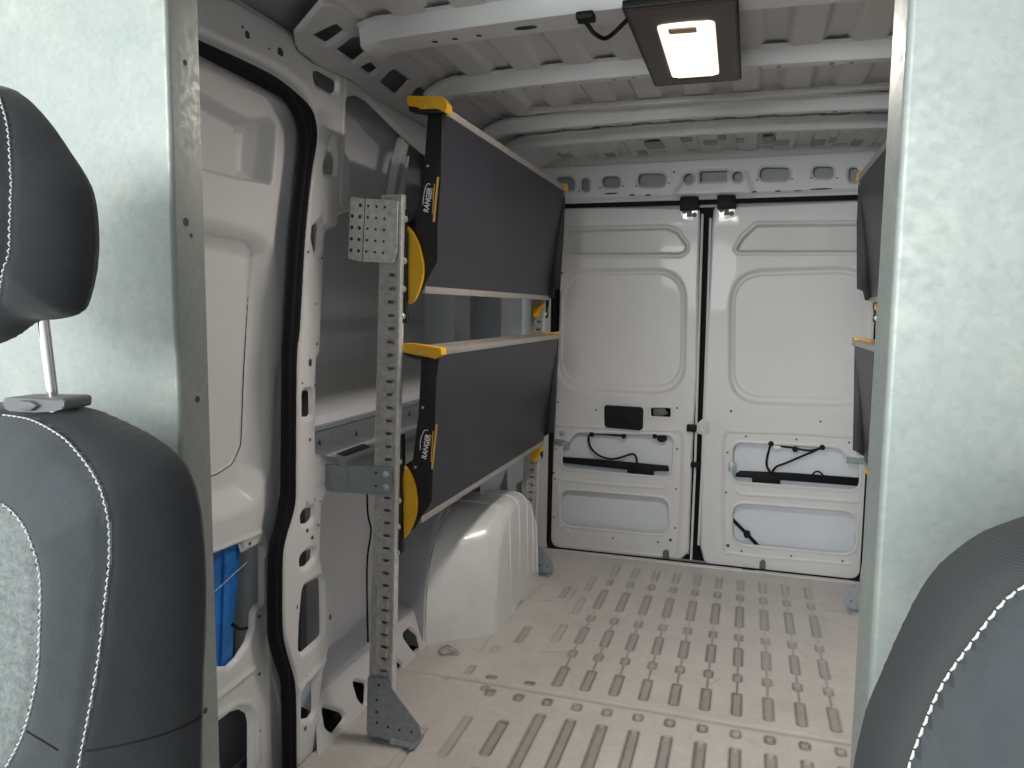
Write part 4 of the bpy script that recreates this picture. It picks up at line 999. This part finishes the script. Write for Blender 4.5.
def make_seat(label, y, uc, sil, seam_o, seam_i, dep, R_, zbot, stitched, bolster, loc):
    r = root('car_seat', label, 'seat', loc); pl = PY(y)
    so = sp2(pl.q(sil), 4)
    outl = mirror_u([(p[0], p[1]) for p in so], uc)
    f = dome(dep, R_); fb = dome(-.03, .12)
    h0 = lambda p: float(f(None, sdf(np.array([p]), outl, .3))[0])
    s_o = sp2(on_dome(pl, seam_o, h0), 5); s_i = sp2(on_dome(pl, seam_i, lambda p: h0(p) + .005), 5) if seam_i else None
    grooves = [(s_o, .005, -.006), ([(2 * uc - u, v) for u, v in s_o], .005, -.006)]
    reg = [(mirror_u(s_o, uc), 1)]
    if s_i: grooves += [(s_i, .004, -.004), ([(2 * uc - u, v) for u, v in s_i], .004, -.004)]; reg.append((mirror_u(s_i, uc), 2))
    puff = [(mirror_u(s_o, uc), .006, .05)]
    o = relief('backrest', pl, outl, [bolster, M['seat_mid'], M['seat_in']], r, du=.0045, lip=0, func=f, back=fb, ridges=grooves, regions=reg, angle=80, ops=puff)
    outl_np = np.array(outl)
    def hf(p): 
        d = sdf(np.array([p]), outl, .3); h = float(f(None, d)[0])
        h += .006 * float(sst(-sdf(np.array([p]), puff[0][0], .02)[0] / .05)); return h
    lines = [[(p[0] + stitched, p[1]) for p in s_o]]
    if s_i: lines.append([(p[0] + .004, p[1] + .002) for p in s_i])
    for l in lines:
        for k in (0, 1):
            b = MB(); dashes(l if k == 0 else [(2 * uc - u, v) for u, v in l], pl, hf, .0009, .0056, .0016, b); b.build('stitching', M['thread'], o)
    b = MB(); b.box((uc - .25, y - .50, zbot - .12), (uc + .25, y + .02, zbot + .01), .05, seg=4); b.build('seat_cushion', M['seat'], r)
    b = MB(); b.box((uc - .20, y - .45, .0), (uc + .20, y - .05, zbot - .11), .02); b.build('seat_base', M['black'], r)
    return r, pl, hf
uc = -.795
s1, pl1, hf1 = make_seat('charcoal cloth car seat at left with pale stitching and a headrest', .60, uc,
    [(0, 402), (40, 404), (85, 407), (112, 416), (150, 435), (177, 456), (190, 477), (199, 510), (204, 562), (204.5, 620), (202, 680), (200, 768), (199, 860), (196, 1000)],
    [(0, 414.5), (30, 420), (55, 434), (76, 455), (91, 477), (100, 500), (104.5, 525), (105, 562), (101, 600), (95, 655), (86, 709), (77, 755), (66, 810), (40, 900)],
    [(0, 506), (10, 514), (22, 530), (31, 552), (34, 562), (37.5, 587), (36.5, 641), (33.5, 682), (23, 728), (11, 755), (-10, 790), (-40, 830)], .085, .13, .60, .003, M['seat'], (-.795, .55, 0))
# cross seams on the backrest
bk = [o for o in s1.children if o.name.startswith('backrest')][0]
for pts in ([(27, 731), (40, 739), (58, 750)], [(86, 751), (115, 746), (150, 738), (190, 725)]):
    b = MB(); P2 = sp2(on_dome(pl1, pts, hf1), 6); b.tube([pl1.pt(*p, hf1(p) - .0002) for p in P2], .0011, 6); b.build('cross_seam', M['rubber'], bk)
# headrest of the left seat
PHR = PY(.57); hc = -.775
hs = sp2(PHR.q([(-6, 84), (15, 90), (32, 104), (50, 125), (65, 147), (82, 173), (91, 195), (95, 230), (94, 265), (88, 295), (80, 313), (60, 319), (37, 322), (15, 337), (-3, 345)]), 4)
ho = mirror_u(hs, hc)
fh = dome(.055, .075); 
def hfh(p): return float(fh(None, sdf(np.array([p]), ho, .3))[0])
st = sp2(on_dome(PHR, [(-6, 95), (0, 115), (4, 137), (6.5, 170), (7.3, 192), (6, 225), (2.8, 262), (-4, 300)], hfh), 5)
hr = relief('headrest', PHR, ho, [M['seat'], M['seat']], s1, du=.004, lip=0, func=fh, back=dome(-.03, .09), angle=80,
            ridges=[(st, .004, -.004)])
for k in (0, 1):
    b = MB(); l = [(u + .003, v) for u, v in st]; dashes(l if k == 0 else [(2 * hc - u, v) for u, v in l], PHR, hfh, .0008, .005, .0016, b); b.build('stitching', M['thread'], hr)
b = MB(); pp = PHR.uv(39.5, 360)
for u in (pp[0], 2 * hc - pp[0]): b = MB(); b.tube([(u, .575, PHR.uv(0, 300)[1]), (u, .585, PHR.uv(0, 420)[1])], .0052, 14); b.build('headrest_post', M['chrome'], s1)
PCo = PY(.575)
for mir in (0, 1):
    b = MB()
    c = fillet(PCo.q([(14, 398), (18, 396), (70, 396.5), (75, 398), (74.5, 407), (64, 410), (45, 411), (20, 409.5), (14, 406)]), .003)
    if mir: c = [(2 * hc - u, v) for u, v in c]
    b.prism(PCo, c, -.02, .012, .003)
    c = PCo.q([(34, 399), (45, 399.5), (52, 404), (45, 409), (34, 408)])
    if mir: c = [(2 * hc - u, v) for u, v in c]
    b.prism(PCo, c, .012, .017, .002); b.build('post_collar', M['darkgrey'], s1)
s2, pl2, hf2 = make_seat('ribbed charcoal car seat at right, in the lower right corner', .50, .42,
    [(1200, 486), (1120, 490), (1060, 502), (1024, 516), (980, 533), (944, 560), (922, 587), (899, 632), (882, 671), (866, 710), (853, 768), (845, 830), (838, 920)],
    [(1200, 535), (1130, 545), (1070, 565), (1024, 594), (998, 621), (972, 656), (949, 690), (932, 728), (917, 768), (905, 820), (890, 900)], None, .09, .12, .62, -.003, M['ribbed'], (.42, .45, 0))

# ================================================================== LIGHT AND CAMERA
w = bpy.data.worlds.new('outdoor_light'); bpy.context.scene.world = w; w.use_nodes = True
nt = w.node_tree; bg = nt.nodes['Background']
tc = nt.nodes.new('ShaderNodeTexCoord'); sx_ = nt.nodes.new('ShaderNodeSeparateXYZ'); mr = nt.nodes.new('ShaderNodeMapRange')
nt.links.new(tc.outputs['Generated'], sx_.inputs[0]); nt.links.new(sx_.outputs['X'], mr.inputs['Value'])
mr.inputs['From Min'].default_value = -1; mr.inputs['From Max'].default_value = 1
mr.inputs['To Min'].default_value = 1.35 * WORLD; mr.inputs['To Max'].default_value = .12 * WORLD   # open sky to the left, shaded side to the right
nt.links.new(mr.outputs['Result'], bg.inputs['Strength'])
bg.inputs['Color'].default_value = (.94, 1.0, .99, 1)
def area(name, loc, target, sx, sy, power, col):
    l = bpy.data.lights.new(name, 'AREA'); l.shape = 'RECTANGLE'; l.size = sx; l.size_y = sy; l.energy = power; l.color = col
    o = bpy.data.objects.new(name, l); C.objects.link(o); o.location = loc
    o.rotation_euler = (Vector(target) - Vector(loc)).to_track_quat('-Z', 'Y').to_euler(); return o
area('windscreen_daylight', (-1.2, -3.4, 1.9), (-.3, 2.4, .9), 2.0, 1.3, P_WS, (.95, 1, .985))
area('lamp_light', (lc[0], lc[1] + .03, 1.880), (lc[0], lc[1] + .03, 0), .13, .30, P_LAMP, (1, .90, .81))
cam = bpy.data.cameras.new('camera'); co = bpy.data.objects.new('camera', cam); C.objects.link(co)
cam.sensor_fit = 'HORIZONTAL'; cam.sensor_width = 36; cam.lens = 36 * F / 1024; cam.clip_start = .02
rx = Vector((BX[0], BY[0], BZ[0])); dn = Vector((BX[1], BY[1], BZ[1])); fw = Vector((BX[2], BY[2], BZ[2]))
mw = Matrix.Identity(4)
for i in range(3): mw[i][0] = rx[i]; mw[i][1] = -dn[i]; mw[i][2] = -fw[i]
mw[0][3], mw[1][3], mw[2][3] = 0, 0, H
co.matrix_world = mw; bpy.context.scene.camera = co
sc = bpy.context.scene; sc.view_settings.view_transform = 'Standard'; sc.view_settings.look = 'None'; sc.view_settings.exposure = EXPO
